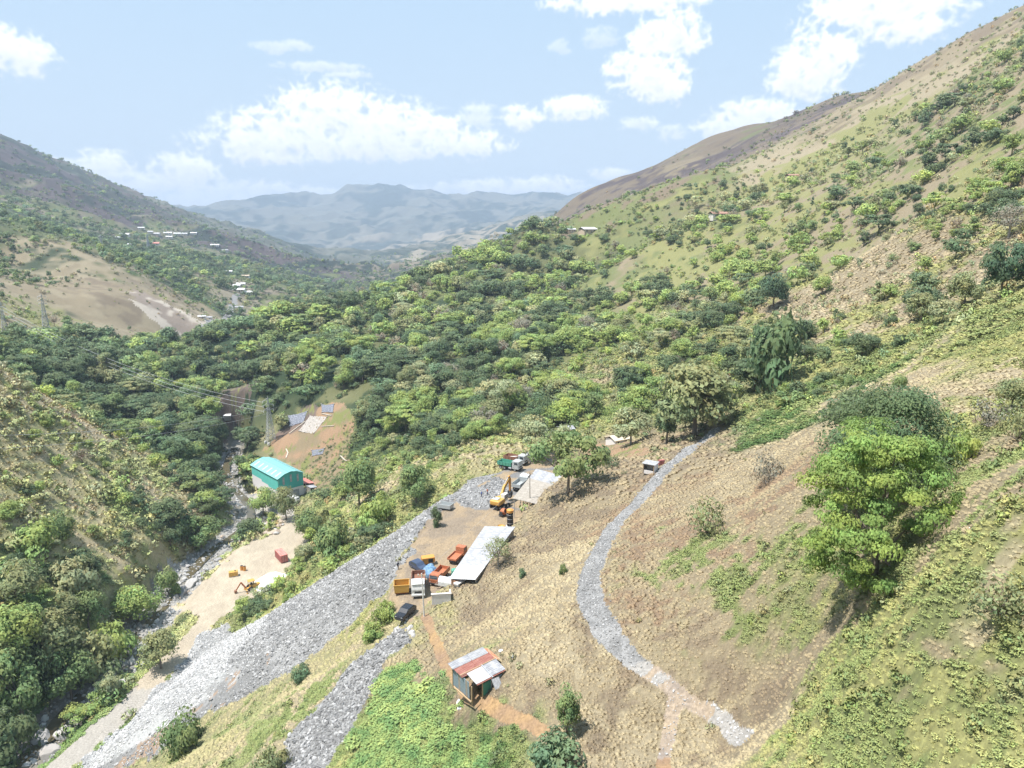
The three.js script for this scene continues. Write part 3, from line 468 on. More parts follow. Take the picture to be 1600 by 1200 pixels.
// named trees and shrubs that the photograph shows one by one: foot pixel, height and width in pixels
const taken = [];
function placed(u, v, hp, wp, form, tone, label, category = 'tree', from = 30, name) {
  const p = P(u, v, from), c = pixel(p.x, p.y, -p.z)[2], m = c / FOCAL, wide = { round: 1.15, broad: 1.5, tall: 0.75, tiered: 1.4, spire: 0.6, thin: 1.15, bush: 1.5, scrub: 1.45 }[form];
  taken.push([p.x, -p.z, (wp * m) / 2]);
  return plant(p.x, -p.z, (hp * m) / 0.93, (wp * m) / wide, form, tone, taken.length, taken.length * 1.7, name ?? (category === 'shrub' ? 'shrub' : 'broadleaf_tree'), label, category);
}
for (const a of [
  [650, 786, 62, 60, 'round', 'mid', 'full crowned tree at the upper edge of the rubble slope beside the pale clearing'],
  [888, 774, 104, 134, 'broad', 'mid', 'large spreading green tree overhanging the metal roofed sheds of the yard'],
  [842, 714, 66, 100, 'broad', 'pale', 'broad pale feathery tree behind the trucks at the far end of the yard'],
  [985, 694, 56, 74, 'round', 'pale', 'pale grey green tree beside the white house wall above the orange bank'],
  [1084, 682, 116, 150, 'round', 'olive', 'big olive green tree where the gravel track meets the wood'],
  [1042, 694, 72, 46, 'tall', 'dark', 'dark slim tree just left of the big olive tree atop the gravel track'],
  [1108, 667, 38, 42, 'thin', 'grey', 'small bare pale tree at the top end of the gravel track'],
  [885, 1146, 80, 50, 'tall', 'mid', 'small lone upright tree on dry grass below the tin shack'],
  [868, 1204, 62, 104, 'bush', 'blue', 'grey green bushy shrub at the bottom edge below the lone upright tree', 'shrub'],
  [289, 1172, 74, 72, 'bush', 'mid', 'round green bush on the grass edge beside the lower end of the rubble slope', 'shrub'],
  [252, 1044, 62, 66, 'round', 'olive', 'leaning olive tree standing between the river and the dirt road'],
  [1208, 606, 122, 100, 'bush', 'dusk', 'tall dark broad based tree standing beyond the grassy hill crest'],
  [1208, 482, 54, 58, 'round', 'deep', 'round very dark tree standing alone on the mid slope grass'],
  [1284, 462, 30, 36, 'round', 'fresh', 'small bright round tree alone on the brown clearing of the far slope'],
  [1562, 470, 92, 92, 'broad', 'deep', 'large dark tree group crown at the far edge of the yellow grass hill'],
  [1506, 478, 52, 60, 'round', 'olive', 'olive tree just left of the large dark tree beyond the yellow grass hill'],
  [1106, 834, 62, 72, 'scrub', 'olive', 'twiggy grey green shrub in the middle of the brown hillside', 'shrub'],
  [1196, 756, 56, 56, 'scrub', 'grey', 'leafless grey shrub on the dry slope above the gravel track', 'shrub'],
  [778, 884, 50, 60, 'thin', 'olive', 'thin young tree leaning over the long white roof'],
  [880, 898, 20, 14, 'bush', 'mid', 'small dark green bush alone on the dry slope beside the gravel track', 'shrub'],
  [816, 902, 16, 14, 'bush', 'blue', 'tiny green bush on the dry slope below the thin young tree', 'shrub'],
  [412, 806, 44, 52, 'round', 'fresh', 'green tree in front of the teal hangar on its left corner'],
  [447, 812, 54, 44, 'round', 'olive', 'olive tree in front of the gable end of the teal hangar'],
  [484, 846, 52, 52, 'round', 'mid', 'bushy tree beside the pale dirt road below the hangar'],
  [562, 790, 76, 66, 'round', 'mid', 'green tree on the scrubby slope left of the pale clearing'],
  [588, 830, 58, 60, 'bush', 'fresh', 'bright bush on the slope above the long rubble slope', 'shrub'],
  [520, 872, 64, 62, 'bush', 'mid', 'tall bush on the scrub strip between rubble slope and lower yard', 'shrub'],
  [216, 972, 62, 84, 'round', 'fresh', 'rounded bright tree on the left bank beside the river'],
  [140, 985, 66, 62, 'round', 'mid', 'green tree on the left bank beside the rounded bright tree'],
  [265, 930, 46, 42, 'bush', 'mid', 'dark bush hanging over the river above the rounded bright tree', 'shrub'],
  [34, 1120, 118, 104, 'round', 'mid', 'leafy tree at the left edge above the river boulders'],
  [18, 1185, 90, 90, 'bush', 'dark', 'dark bush in the bottom left corner beside the river', 'shrub'],
  [30, 1025, 92, 100, 'round', 'fresh', 'bright tree at the left edge behind the leafy edge tree'],
  [112, 1092, 84, 84, 'round', 'mid', 'green tree hanging over the dark river pool'],
  [176, 1030, 64, 76, 'bush', 'fresh', 'bright bush on the left bank between pool and rounded tree', 'shrub'],
  [118, 930, 62, 80, 'bush', 'pale', 'pale olive bush low on the left spur', 'shrub'],
  [28, 950, 74, 90, 'round', 'olive', 'olive tree low on the left spur at the frame edge'],
  [86, 1040, 96, 104, 'round', 'olive', 'olive leafy tree on the left bank behind the leafy edge tree'],
  [150, 1062, 78, 84, 'bush', 'olive', 'olive bush on the left bank right above the river pools', 'shrub'],
  [96, 838, 46, 48, 'bush', 'mid', 'dark bush in the middle of the left grassy spur', 'shrub'],
  [226, 690, 38, 66, 'broad', 'bright', 'bright yellow green tree below the crest of the left spur'],
  [60, 868, 60, 76, 'bush', 'fresh', 'large green bush on the left spur near the frame edge', 'shrub'],
  [1500, 720, 60, 58, 'bush', 'bright', 'bright yellow green shrub right of the two big near trees', 'shrub'],
  [1545, 668, 50, 70, 'scrub', 'grey', 'grey thorny shrub on the hillside right of the big near trees', 'shrub'],
  [1590, 690, 70, 66, 'scrub', 'olive', 'grey green shrub at the right edge behind the thorny shrub', 'shrub'],
  [1580, 640, 50, 60, 'round', 'olive', 'low olive tree at the right edge of the hill crest'],
  [1330, 690, 80, 110, 'round', 'dark', 'dark tree at the left rear of the two big near trees'],
  [1405, 612, 28, 30, 'bush', 'mid', 'small round bush on the green crest of the hill', 'shrub'],
  [1322, 606, 26, 26, 'bush', 'mid', 'little bush on the fern covered crest left of the hill top', 'shrub'],
  [1560, 960, 76, 120, 'scrub', 'olive', 'dense scrubby bush on the right slope beside the near tree', 'shrub'],
  [682, 822, 34, 22, 'bush', 'dark', 'dark bush on the rim of the yard beside the rubble slope', 'shrub'],
  [470, 1062, 30, 34, 'bush', 'blue', 'small dark shrub on the grass edge right of the rubble slope', 'shrub'],
  [604, 970, 34, 44, 'bush', 'fresh', 'bright green bush below the black car', 'shrub'],
  [584, 1000, 30, 44, 'bush', 'fresh', 'bright green bush at the upper end of the small lower rubble slope', 'shrub'],
  [424, 1208, 50, 60, 'bush', 'olive', 'dull green shrub at the bottom edge between both rubble slopes', 'shrub'],
]) placed(...a);
// the two big near trees
{
  const near_ = (u, v, hp, wp, tone, opts, label, fork) => {
    const p = P(u, v), m = pixel(p.x, p.y, -p.z)[2] / FOCAL, c = crown(opts.seed, opts), o = thing('broadleaf_tree', label, 'tree');
    part(o, 'crown', c.g, leafMats[tone]); part(o, 'trunk', trunk(opts.seed + 1, c.cs, fork, 0.026, 16), bark);
    o.position.copy(on(p.x, -p.z, -0.2)); o.scale.set((wp * m) / 1.36, hp * m / 0.93, (wp * m) / 1.36); taken.push([p.x, -p.z, (wp * m) / 2]);
  };
  near_(1364, 912, 240, 262, 'leafy', { seed: 901, count: 44000, clumps: 150, size: 0.0115, clump: 0.105, shape: (r) => (r() < 0.6 ? ball(0.59, 0.03, 0.90, 0.05) : tiers(0.62, 0.06, 0.92))(r), squash: 0.36, flat: 0.45 }, 'big bright green layered tree on the near right hillside', 0.24);
  near_(1378, 790, 192, 256, 'dusk', { seed: 911, count: 30000, clumps: 80, size: 0.0118, clump: 0.15, shape: ball(0.54, 0.14, 0.86), squash: 0.75 }, 'big dark green tree directly behind the bright layered tree', 0.24);
}

// ---------------------------------------------------------------- woods: how thick, how tall and which green, sampled here and there
const wood = [];
const grove = (thick, tall, tones, ...at) => at.forEach(([u, v]) => { const p = P(u, v), d = Math.hypot(p.x, p.z); wood.push([Math.atan2(p.x, -p.z), Math.log(d), thick, tall, tones]); });
const TONES = { forest: ['dark', 'mid', 'mid', 'dusk', 'olive', 'fresh', 'blue', 'olive', 'pale', 'grey'], gorge: ['dusk', 'dark', 'mid', 'mid', 'blue', 'olive', 'dusk', 'fresh'], mixed: ['mid', 'olive', 'fresh', 'dark', 'pale', 'olive', 'bright', 'grey', 'fresh', 'pale'], light: ['fresh', 'bright', 'olive', 'mid', 'pale'], dry: ['olive', 'grey', 'pale', 'mid', 'dark'] };
grove(1, 10, 'forest', [450, 500], [520, 540], [600, 520], [700, 480], [640, 560], [740, 560], [560, 590], [700, 620], [780, 500], [800, 600], [850, 420], [760, 430], [620, 480], [830, 560], [500, 600], [720, 680], [620, 690], [780, 660], [580, 660], [850, 640], [780, 395], [860, 520]);
grove(1.1, 9.5, 'gorge', [400, 520], [350, 560], [300, 560], [250, 590], [200, 560], [150, 545], [400, 590], [300, 620], [240, 640], [320, 700], [120, 570], [60, 545], [280, 720], [330, 770], [340, 820], [430, 640], [180, 620], [300, 850], [60, 600], [300, 680], [360, 610], [350, 700], [340, 740], [380, 690], [390, 640]);
grove(0.62, 7.5, 'mixed', [950, 480], [1000, 560], [1050, 480], [1100, 420], [920, 560], [1000, 350], [1080, 360], [940, 390], [1150, 360], [1200, 420], [1100, 540], [1150, 480], [1080, 330], [900, 620], [960, 640], [1150, 590], [1050, 640], [1000, 620]);
grove(0.5, 7, 'light', [1150, 320], [1220, 340], [1300, 320], [1350, 340], [1250, 290], [1400, 330], [1080, 440], [1120, 470]);
grove(0.45, 7, 'dry', [1250, 400], [1320, 380], [1400, 370], [1480, 360], [1560, 320], [1300, 530], [1380, 530], [1450, 450], [1240, 520], [1550, 400], [1330, 270], [1400, 230], [1300, 245], [1480, 200], [1560, 170], [1420, 280], [1540, 250], [1580, 110]);
grove(0.08, 5, 'dry', [1340, 435], [1280, 470], [1420, 420], [1020, 420], [930, 590], [1210, 262], [1330, 200], [1400, 160], [1300, 222], [1460, 135], [1380, 140], [1500, 70], [1560, 40], [1420, 110], [1270, 240]);
grove(0.03, 5, 'dry', [1000, 285], [1080, 260], [930, 305], [1150, 220], [1250, 200], [1100, 250], [1300, 170]);
grove(0.2, 5, 'gorge', [1000, 312], [950, 325], [1060, 296], [1200, 190], [1260, 215], [1290, 168], [1180, 235], [980, 325]);
grove(0.42, 3.6, 'mixed', [100, 800], [60, 700], [180, 760], [40, 620], [150, 860], [100, 650], [200, 720], [260, 790]);
grove(0.85, 5.5, 'mixed', [60, 940], [140, 920], [30, 880], [220, 880], [100, 1000], [30, 1040]);
grove(0.05, 5, 'dry', [100, 400], [60, 470], [150, 460], [200, 480], [130, 495], [240, 500], [60, 405], [170, 420], [25, 500]);
grove(0.8, 9, 'gorge', [20, 400], [30, 365], [110, 352], [220, 405], [180, 385], [280, 430], [10, 440], [330, 430], [40, 345], [160, 395]);
grove(0.8, 9, 'gorge', [100, 330], [40, 310], [240, 365], [200, 350], [300, 390], [380, 430], [450, 440], [420, 460], [350, 410], [500, 460], [540, 465], [480, 470]);
grove(0.6, 9, 'gorge', [60, 285], [150, 315], [200, 335], [250, 352], [400, 385], [470, 415], [520, 440], [350, 365]);
grove(0, 4, 'dry', [520, 690], [480, 700], [450, 700], [500, 720], [540, 700], [480, 660], [520, 650], [440, 860], [400, 890], [350, 930], [480, 745], [440, 770], [390, 770], [640, 750], [700, 850], [760, 800], [800, 740], [850, 720], [930, 700], [960, 705], [900, 800], [1000, 900], [1000, 760], [600, 900], [500, 980], [400, 1050], [700, 1000], [800, 1000], [1100, 900], [1200, 700], [1400, 600], [1500, 540], [1500, 900], [1300, 1100], [300, 1050], [750, 720], [860, 700]);
grove(0.85, 4.5, 'light', [560, 760], [600, 790], [540, 830], [620, 720], [680, 720], [500, 850], [700, 705], [450, 920], [580, 740], [660, 740]);
const woodAt = (x, f) => { const a = Math.atan2(x, f), l = Math.log(Math.hypot(x, f)); let t = 0, h = 0, s = 0, best = 0, tones = 'dry'; for (const p of wood) { const q = (a - p[0]) ** 2 + ((l - p[1]) * 0.8) ** 2 + 0.0004, w = 1 / (q * q); t += w * p[2]; h += w * p[3]; s += w; if (w > best) { best = w; tones = p[4]; } } return [t / s, h / s, tones]; };
const cand = [];
{
  const r = rng(77), open = [BANK, ORANGE, CLEAR];
  const scan = (d0, d1, step) => {
    const lim = d1 * 0.80;
    for (let f = Math.max(60, d0 * 0.6); f < d1; f += step) for (let x = -lim; x < lim; x += step) {
      const px = x + (r() - 0.5) * step * 0.95, pf = f + (r() - 0.5) * step * 0.95, d = Math.hypot(px, pf), rr = r(), r2 = r(), r3 = r(), r4 = r();
      if (d < d0 || d >= d1 || Math.abs(Math.atan2(px, pf)) > 0.73) continue;
      const [t, h, tones] = woodAt(px, pf), n = relief(px, pf, d, 11), patch = t > 0.9 ? smooth(n, -0.45, -0.05) : smooth(n + (t - 0.5) * 1.1, -0.12, 0.2);
      if (rr > (t > 0.9 ? 0.42 + 0.5 * patch : t * 0.22 + patch * t * 1.05)) continue;
      if (d < 560 && cover(px, pf) !== 0) continue;
      if (taken.some((q) => Math.hypot(px - q[0], pf - q[1]) < q[2] * 0.8 + 1)) continue;
      const hh = h * (0.35 + 1.05 * r2 * r2 + 0.1 * r3 * (t > 0.5 ? 1 : 0.8)) * (t < 0.2 ? 0.7 : 1), y = land(px, pf);
      if (!seen(px, y + hh + 3, pf)) continue;
      cand.push({ x: px, f: pf, h: hh, d, tones, r3, r4, size: hh / d });
    }
  };
  scan(150, 480, 5.6); scan(480, 900, 7.5); scan(900, 1600, 11); scan(1600, 3100, 19);
}
for (const c of cand) {
  const T = TONES[c.tones]; c.tone = T[Math.floor(c.r3 * T.length)];
  const tn = relief(c.x, c.f, c.d, 91); if (tn > 0.35 && c.tones !== 'gorge') c.tone = 'fresh'; else if (tn < -0.4) c.tone = 'dark';
  c.form = c.tone === 'grey' ? 'thin' : c.h < 3.6 ? (c.r4 < 0.75 ? 'bush' : 'scrub') : c.r4 < 0.44 ? 'round' : c.r4 < 0.62 ? 'broad' : c.r4 < 0.80 ? 'tall' : c.r4 < 0.93 ? 'tiered' : c.r4 < 0.945 ? 'spire' : 'round';
  c.bush = c.form === 'bush' || c.form === 'scrub';
  c.w = c.h * (c.bush ? 1 : c.form === 'tall' || c.form === 'spire' ? 1 : 1.05) * (0.85 + 0.4 * ((c.r4 * 7) % 1));
}
const zone = (c) => {
  const [u, v] = pixel(c.x, land(c.x, c.f), c.f), H = [430, 740, 'the hangar'], Y = [845, 720, 'the yard'], T = [1365, 800, 'the big trees'];
  if (u < 300 && v > 590 && c.d < 300) return ['on the left spur', [270, 930, 'the river']];
  if (c.d < 330 && u < 480 && v > 640) return ['by the river', H];
  if (u < 470 && v > 490 && c.d < 620) return ['in the gorge', H];
  if (u < 720 && v > 690) return ['on the scrub slope', H];
  if (u < 720) return ['above the earth bank', H];
  if (u < 1000 && v > 580) return ['behind the yard', Y];
  if (u < 1000) return ['on the wooded slope', [905, 360, 'the crest houses']];
  if (v > 470) return ['in the gully', T];
  return u < 1250 ? ['below the brown hill', [1122, 340, 'the brown house']] : ['on the dry far slope', T];
};
const SIZE = (h) => (h < 2.2 ? 'low' : h < 3.6 ? 'low' : h < 6 ? 'small' : h < 9 ? 'medium' : 'tall');
{
  cand.sort((a, b) => b.size - a.size);
  let nt = 0, nb = 0; const like = new Map(), NTH = ['', 'second ', 'third ', 'fourth ', 'fifth ', 'sixth ', 'seventh ', 'eighth ', 'ninth ', 'tenth ', 'eleventh ', 'twelfth ', 'thirteenth ', 'fourteenth ', 'fifteenth ', 'sixteenth ']; const rest = { tree: [], shrub: [] };
  const SHAPES = { round: 'round', broad: 'broad', tall: 'slender', tiered: 'layered', spire: 'pointed', thin: 'sparse', bush: 'dense', scrub: 'twiggy' };
  for (const c of cand) {
    const kind = c.bush ? 'shrub' : 'tree';
    if ((c.bush ? nb : nt) < (c.bush ? 190 : 258)) {
      if (c.bush) nb++; else nt++;
      const [zn, lm] = zone(c), px = pixel(c.x, land(c.x, c.f), c.f), look = (c.bush ? '' : SIZE(c.h) + ' ') + WORDS[c.tone] + ' ' + SHAPES[c.form] + ' ' + kind, key = look + zn;
      if (!like.has(key)) like.set(key, []);
      like.get(key).push({ c, look, zn, lm, kind, q: Math.hypot(px[0] - lm[0], px[1] - lm[1]) });
    } else rest[kind].push(c);
  }
  for (const set of like.values()) {
    set.sort((a, b) => a.q - b.q);
    set.forEach(({ c, look, zn, lm, kind }, i) => plant(c.x, c.f, c.h, c.w, c.form, c.tone, Math.floor(c.r3 * 30), c.r4 * 40, c.bush ? 'shrub' : 'broadleaf_tree', look + ' ' + zn + (set.length > 1 && i < 16 ? ', ' + NTH[i] + 'nearest ' + lm[2] : set.length > 16 ? ', farther from ' + lm[2] : ''), kind, kind + 's ' + zn));
  }
  // the rest of the woods reads as one mass
  const M4 = new THREE.Matrix4(), col = new THREE.Color(), lowm = new THREE.MeshPhysicalMaterial({ vertexColors: true, roughness: 0.95, specularIntensity: 0.3, transmission: 0.4, side: THREE.DoubleSide }); lowm.color.setRGB(1, 1, 1); lowm.name = 'leaves of the woods';
  const lows = {};
  const low = (form, v, far) => { const k = form + v + far; if (!lows[k]) { const F = FORMS[form][v % FORMS[form].length], c = crown(300 + F.seed, { ...F, count: Math.round(F.count * (far ? 0.045 : 0.2)), size: F.size * (far ? 3.2 : 1.8) }); const L = { g: c.g }; lows[k] = { g: far || F.bush ? c.g : mergeGeometries([c.g, (() => { const t = F.t.clone(), a = t.attributes.color; for (let i = 0; i < a.count; i++) a.setXYZ(i, 1.2, 0.9, 0.9); return t; })()]), list: [] }; } return lows[k]; };
  const WOOD = new THREE.Group(); WOOD.name = 'forest'; WOOD.userData = { kind: 'stuff', label: 'mass of smaller and farther trees and bushes covering the valley slopes', category: 'forest' }; scene.add(WOOD);
  for (const c of [...rest.tree, ...rest.shrub]) low(c.form, Math.floor(c.r3 * 30) % 3, c.d > 620 ? 1 : 0).list.push(c);
  for (const k in lows) {
    const { g, list } = lows[k], m = new THREE.InstancedMesh(g, lowm, list.length); m.name = 'foliage'; m.userData.kind = 'stuff';
    list.forEach((c, i) => { M4.compose(on(c.x, c.f, -0.04 * c.h), Q.setFromEuler(E.set(0.16 * (c.r3 - 0.5), c.r4 * 50, 0.2 * (c.r4 - 0.5))), V3(c.w * (0.8 + 0.45 * ((c.r3 * 31) % 1)), c.h, c.w * (0.8 + 0.45 * ((c.r4 * 37) % 1)))); m.setMatrixAt(i, M4); const b = LEAF[c.tone], j = 0.8 + 0.45 * ((c.r3 * 13) % 1); m.setColorAt(i, col.setRGB(b[0] * j, b[1] * j, b[2] * j)); });
    WOOD.add(m);
  }
  console.log('trees', nt, 'shrubs', nb, 'mass', rest.tree.length, rest.shrub.length);
}

// ---------------------------------------------------------------- grass, ferns and stones on the near ground
{
  const r = rng(501), M4 = new THREE.Matrix4(), col = new THREE.Color();
  const blades = (seed, n, wide, tall, lean) => { const q = rng(seed), L = lists(); for (let i = 0; i < n; i++) { const t = q() * 6.2832, a = V3(Math.cos(t), 0, Math.sin(t)), b = V3(-a.z, 0, a.x), o = L.p.length / 3, c = a.clone().multiplyScalar(q() * 0.35), h = tall * (0.5 + q() * 0.6), k = lean * (0.4 + q()), tone = 0.84 + q() * 0.32; const v = [c.clone().addScaledVector(b, -wide), c.clone().addScaledVector(b, wide), c.clone().addScaledVector(a, k * 0.45).add(V3(0, h * 0.75, 0)).addScaledVector(b, wide * 0.8), c.clone().addScaledVector(a, k).add(V3(0, h, 0))]; const nn = V3(a.x * 0.35, 0.9, a.z * 0.35).normalize(); for (const w of v) { L.p.push(w.x, w.y, w.z); L.n.push(nn.x, nn.y, nn.z); L.c.push(tone, tone, tone * 0.95); } L.i.push(o, o + 1, o + 2, o, o + 2, o + 3); } return built(L); };
  const fern = (seed) => { const q = rng(seed), L = lists(); for (let i = 0; i < 46; i++) { const t = q() * 6.2832, k = Math.sqrt(q()) * 0.75, at = V3(Math.cos(t) * k, 0.12 + 0.4 * q() * (1 - k * 0.6), Math.sin(t) * k); spray(L, at, V3(at.x * 0.5, 1, at.z * 0.5).normalize(), 0.17, 0.75 + 0.5 * q(), q, 0.45, (q() - 0.5) * 0.15); } return built(L); };
  const kinds = { tuft: [1, 2, 3].map((s) => blades(600 + s, 44, 0.026, 0.5, 0.5)), fern: [1, 2, 3].map((s) => fern(620 + s)) };
  const lists_ = { tuft: [[], [], []], fern: [[], [], []] }, c = [0, 0, 0];
  const scatter = (d0, d1, step, size) => {
    const lim = d1 * 0.8;
    for (let f = Math.max(20, d0 * 0.6); f < d1; f += step) for (let x = -lim; x < lim; x += step) {
      const px = x + (r() - 0.5) * step * 1.9, pf = f + (r() - 0.5) * step * 1.9, d = Math.hypot(px, pf), k = r(), k2 = r(), k3 = r();
      if (d < d0 || d >= d1 || Math.abs(Math.atan2(px, pf)) > 0.76 || (k2 > 0.4 ? cover(px, pf) !== 0 : ![0, 9].includes(cover(px, pf)))) continue;
      const y = land(px, pf); if (!seen(px, y + 0.6, pf)) continue;
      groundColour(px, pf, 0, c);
      const thick = d < 110 && px < 5 && noise(px / 3, pf / 3) > -0.42 && within(THICKET, px, pf, 3.2, 3.4); if (thick) { const w = 0.5 + noise(px / 1.8, pf / 1.8); c[0] = lerp(0.10, 0.20, w); c[1] = lerp(0.16, 0.24, w); c[2] = lerp(0.055, 0.08, w); }
      const green = c[1] / c[0], isFern = green > 0.93 + 0.25 * k3;
      const n = noise(px / 2.2 + 9, pf / 2.2) + 0.6 * noise(px / 7, pf / 7);
      if (k > (isFern ? 1.0 : 0.8) + 0.35 * n) continue;
      const s = size * (thick ? 1.9 + 0.6 * n : 1) * (isFern ? 0.75 + 0.9 * k2 : 0.45 + 0.9 * k2 * k2) * (1 + 0.2 * n), j = (isFern ? 1.22 : 1.04) + 0.22 * k3;
      lists_[isFern ? 'fern' : 'tuft'][Math.floor(k2 * 2.99)].push([px, pf, s, k3 * 70, c[0] * j, c[1] * j * (isFern ? 1.06 : 1), c[2] * j, y]);
    }
  };
  scatter(36, 75, 0.27, 0.32); scatter(75, 130, 0.37, 0.42); scatter(130, 200, 0.8, 0.8); scatter(200, 330, 1.15, 1.1);
  const gm = new THREE.MeshStandardMaterial({ vertexColors: true, roughness: 0.9 }); gm.name = 'grass blades';
  for (const k of ['tuft', 'fern']) {
    const root = new THREE.Group(); root.name = k === 'tuft' ? 'dry_grass' : 'fern_cover'; root.userData = { kind: 'stuff', label: k === 'tuft' ? 'dry straw coloured grass covering the near slopes' : 'green ferns and weeds covering the near slopes', category: k === 'tuft' ? 'grass' : 'ferns' }; scene.add(root);
    lists_[k].forEach((l, i) => { const m = new THREE.InstancedMesh(kinds[k][i], gm, l.length); m.name = k === 'tuft' ? 'grass' : 'ferns'; m.userData.kind = 'stuff'; l.forEach((p, n) => { M4.compose(V3(p[0], p[7] - 0.03, -p[1]), Q.setFromEuler(E.set(0, p[3], 0)), V3(p[2], p[2] * (k === 'tuft' ? 0.8 : 1), p[2])); m.setMatrixAt(n, M4); m.setColorAt(n, col.setRGB(p[4], p[5], p[6])); }); root.add(m); });
    console.log(k, lists_[k].map((l) => l.length).join());
  }
  // low scrub between the trees
  {
    const F = FORMS.bush, G = [0, 1, 2].map((k) => crown(800 + k, { ...F[k], count: 95, clumps: 12, size: 0.13 }).g), l = [[], [], []], L = Object.values(LEAF);
    const scrub = (d0, d1, step) => {
      const lim = d1 * 0.8;
      for (let f = Math.max(22, d0 * 0.6); f < d1; f += step) for (let x = -lim; x < lim; x += step) {
        const px = x + (r() - 0.5) * step, pf = f + (r() - 0.5) * step, d = Math.hypot(px, pf), k = r(), k2 = r(), k3 = r(), k4 = r();
        if (d < d0 || d >= d1 || Math.abs(Math.atan2(px, pf)) > 0.73) continue;
        const [t] = woodAt(px, pf), n = relief(px, pf, d, 23);
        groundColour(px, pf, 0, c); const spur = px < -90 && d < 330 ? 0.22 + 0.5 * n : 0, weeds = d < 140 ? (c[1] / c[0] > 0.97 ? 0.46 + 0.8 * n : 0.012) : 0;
        if (k > Math.max(spur, d < 140 ? weeds : t < 0.06 ? 0.04 : 0.26 + 0.5 * t + 1.0 * n * smooth(t, 0.05, 0.3))) continue;
        if (d < 560 && cover(px, pf) !== 0) continue;
        const y = land(px, pf); if (!seen(px, y + 1.5, pf)) continue;
        const q = L[Math.floor(k3 * L.length)], m = (spur || d < 140 ? 0.1 : 0.25) + 0.45 * k4 * (d < 140 ? 0.5 : 1), s = (d < 140 ? 0.24 + 0.5 * k2 * k2 : (spur ? 0.7 : 0.5) + (spur ? 2.2 : 1.2) * k2 * k2 * (spur ? k2 : 1)) * (d > 1100 ? 2.6 : d > 450 ? 1.35 : 1), j = 0.85 + 0.4 * k4;
        l[Math.floor(k4 * 2.99)].push([px, pf, s, k3 * 60, lerp(c[0] * 0.85, q[0], m) * j, lerp(c[1] * 0.95, q[1], m) * j, lerp(c[2] * 0.8, q[2], m) * j]);
      }
    };
    scrub(36, 80, 0.95); scrub(80, 140, 1.4); scrub(140, 330, 2.7); scrub(330, 640, 3.8); scrub(640, 1100, 6.5); scrub(1100, 2300, 15);
    const root = new THREE.Group(); root.name = 'undergrowth'; root.userData = { kind: 'stuff', label: 'low mixed scrub and weeds covering the ground between the trees', category: 'undergrowth' }; scene.add(root);
    const um = new THREE.MeshStandardMaterial({ vertexColors: true, roughness: 0.95 }); um.name = 'scrub leaves';
    l.forEach((a, i) => { const m = new THREE.InstancedMesh(G[i], um, a.length); m.name = 'scrub'; m.userData.kind = 'stuff'; a.forEach((p, n) => { M4.compose(on(p[0], p[1], -0.1), Q.setFromEuler(E.set(0, p[3], 0)), V3(p[2] * 1.6, p[2] * 1.7, p[2] * 1.6)); m.setMatrixAt(n, M4); m.setColorAt(n, col.setRGB(p[4], p[5], p[6])); }); root.add(m); });
    console.log('scrub', l.map((a) => a.length).join());
  }
  // broken stone
  const stone = (seed) => { const q = rng(seed), g = new THREE.IcosahedronGeometry(1, 0), p = g.attributes.position, m = new Map(); for (let i = 0; i < p.count; i++) { const k = [p.getX(i), p.getY(i), p.getZ(i)].map((v) => v.toFixed(2)).join(); if (!m.has(k)) m.set(k, [0.6 + q() * 0.7, 0.5 + q() * 0.5, 0.6 + q() * 0.7]); const w = m.get(k); p.setXYZ(i, p.getX(i) * w[0], p.getY(i) * w[1], p.getZ(i) * w[2]); } g.computeVertexNormals(); return g; };
  const stones = [1, 2, 3, 4].map((s) => stone(700 + s)), sm = new THREE.MeshStandardMaterial({ roughness: 0.95, flatShading: true }); sm.name = 'broken stone';
  const heap = (name, label, test, tone, x0, x1, f0, f1, step, size) => {
    const l = [[], [], [], []];
    for (let f = f0; f < f1; f += step) for (let x = x0; x < x1; x += step) {
      const px = x + (r() - 0.5) * step, pf = f + (r() - 0.5) * step, k = r(), k2 = r(), k3 = r(), k4 = r();
      const off = k4 > 0.9 ? 2.6 : 0; if (!test(px + off * (k3 - 0.5), pf + off * (k2 - 0.5), k4)) continue;
      const s = size * (0.35 + 1.1 * k * k * k + 0.3 * k2), t = tone(px, pf, k3);
      l[Math.floor(k2 * 3.99)].push([px, pf, s, k, k2, k3, t]);
    }
    const root = new THREE.Group(); root.name = name; root.userData = { kind: 'stuff', label, category: 'stones' }; scene.add(root);
    l.forEach((a, i) => { if (!a.length) return; const m = new THREE.InstancedMesh(stones[i], sm, a.length); m.name = 'stones'; m.userData.kind = 'stuff'; a.forEach((p, n) => { M4.compose(on(p[0], p[1], p[2] * 0.15), Q.setFromEuler(E.set(p[3] * 9, p[4] * 9, p[5] * 9)), V3(p[2], p[2] * 0.8, p[2])); m.setMatrixAt(n, M4); m.setColorAt(n, col.setRGB(p[6], p[6] * 0.985, p[6] * 0.965)); }); root.add(m); });
    console.log(name, l.map((a) => a.length).join());
  };
  const is = (...k) => (x, f) => k.includes(cover(x, f));
  const soil = (x, f, k) => { const n = noise(x / 9, f / 9) + 0.5 * noise(x / 4, f / 4); return n; };
  heap('scree_rocks', 'grey broken rock covering the long tipped slope below the yard', (x, f, k) => { if (cover(x, f) !== 2) return false; const n = soil(x, f); return !(f < 128 && x < -46 && n > 0.15 && k > 0.25) && (x < rim(f) || k < 0.7); }, (x, f, k) => (x < -60 + 6 * noise(x / 9, f / 9) && f > 122 ? 0.32 : 0.18) + 0.22 * k * k + 0.08 * k + 0.06 * noise(x / 8, f / 8), -105, 5, 88, 182, 0.42, 0.25);
  heap('loose_rocks', 'grey broken rock on the small lower slope beside the ferns', is(11), (x, f, k) => 0.15 + 0.24 * k * k + 0.06 * k, -50, -5, 70, 122, 0.36, 0.25);
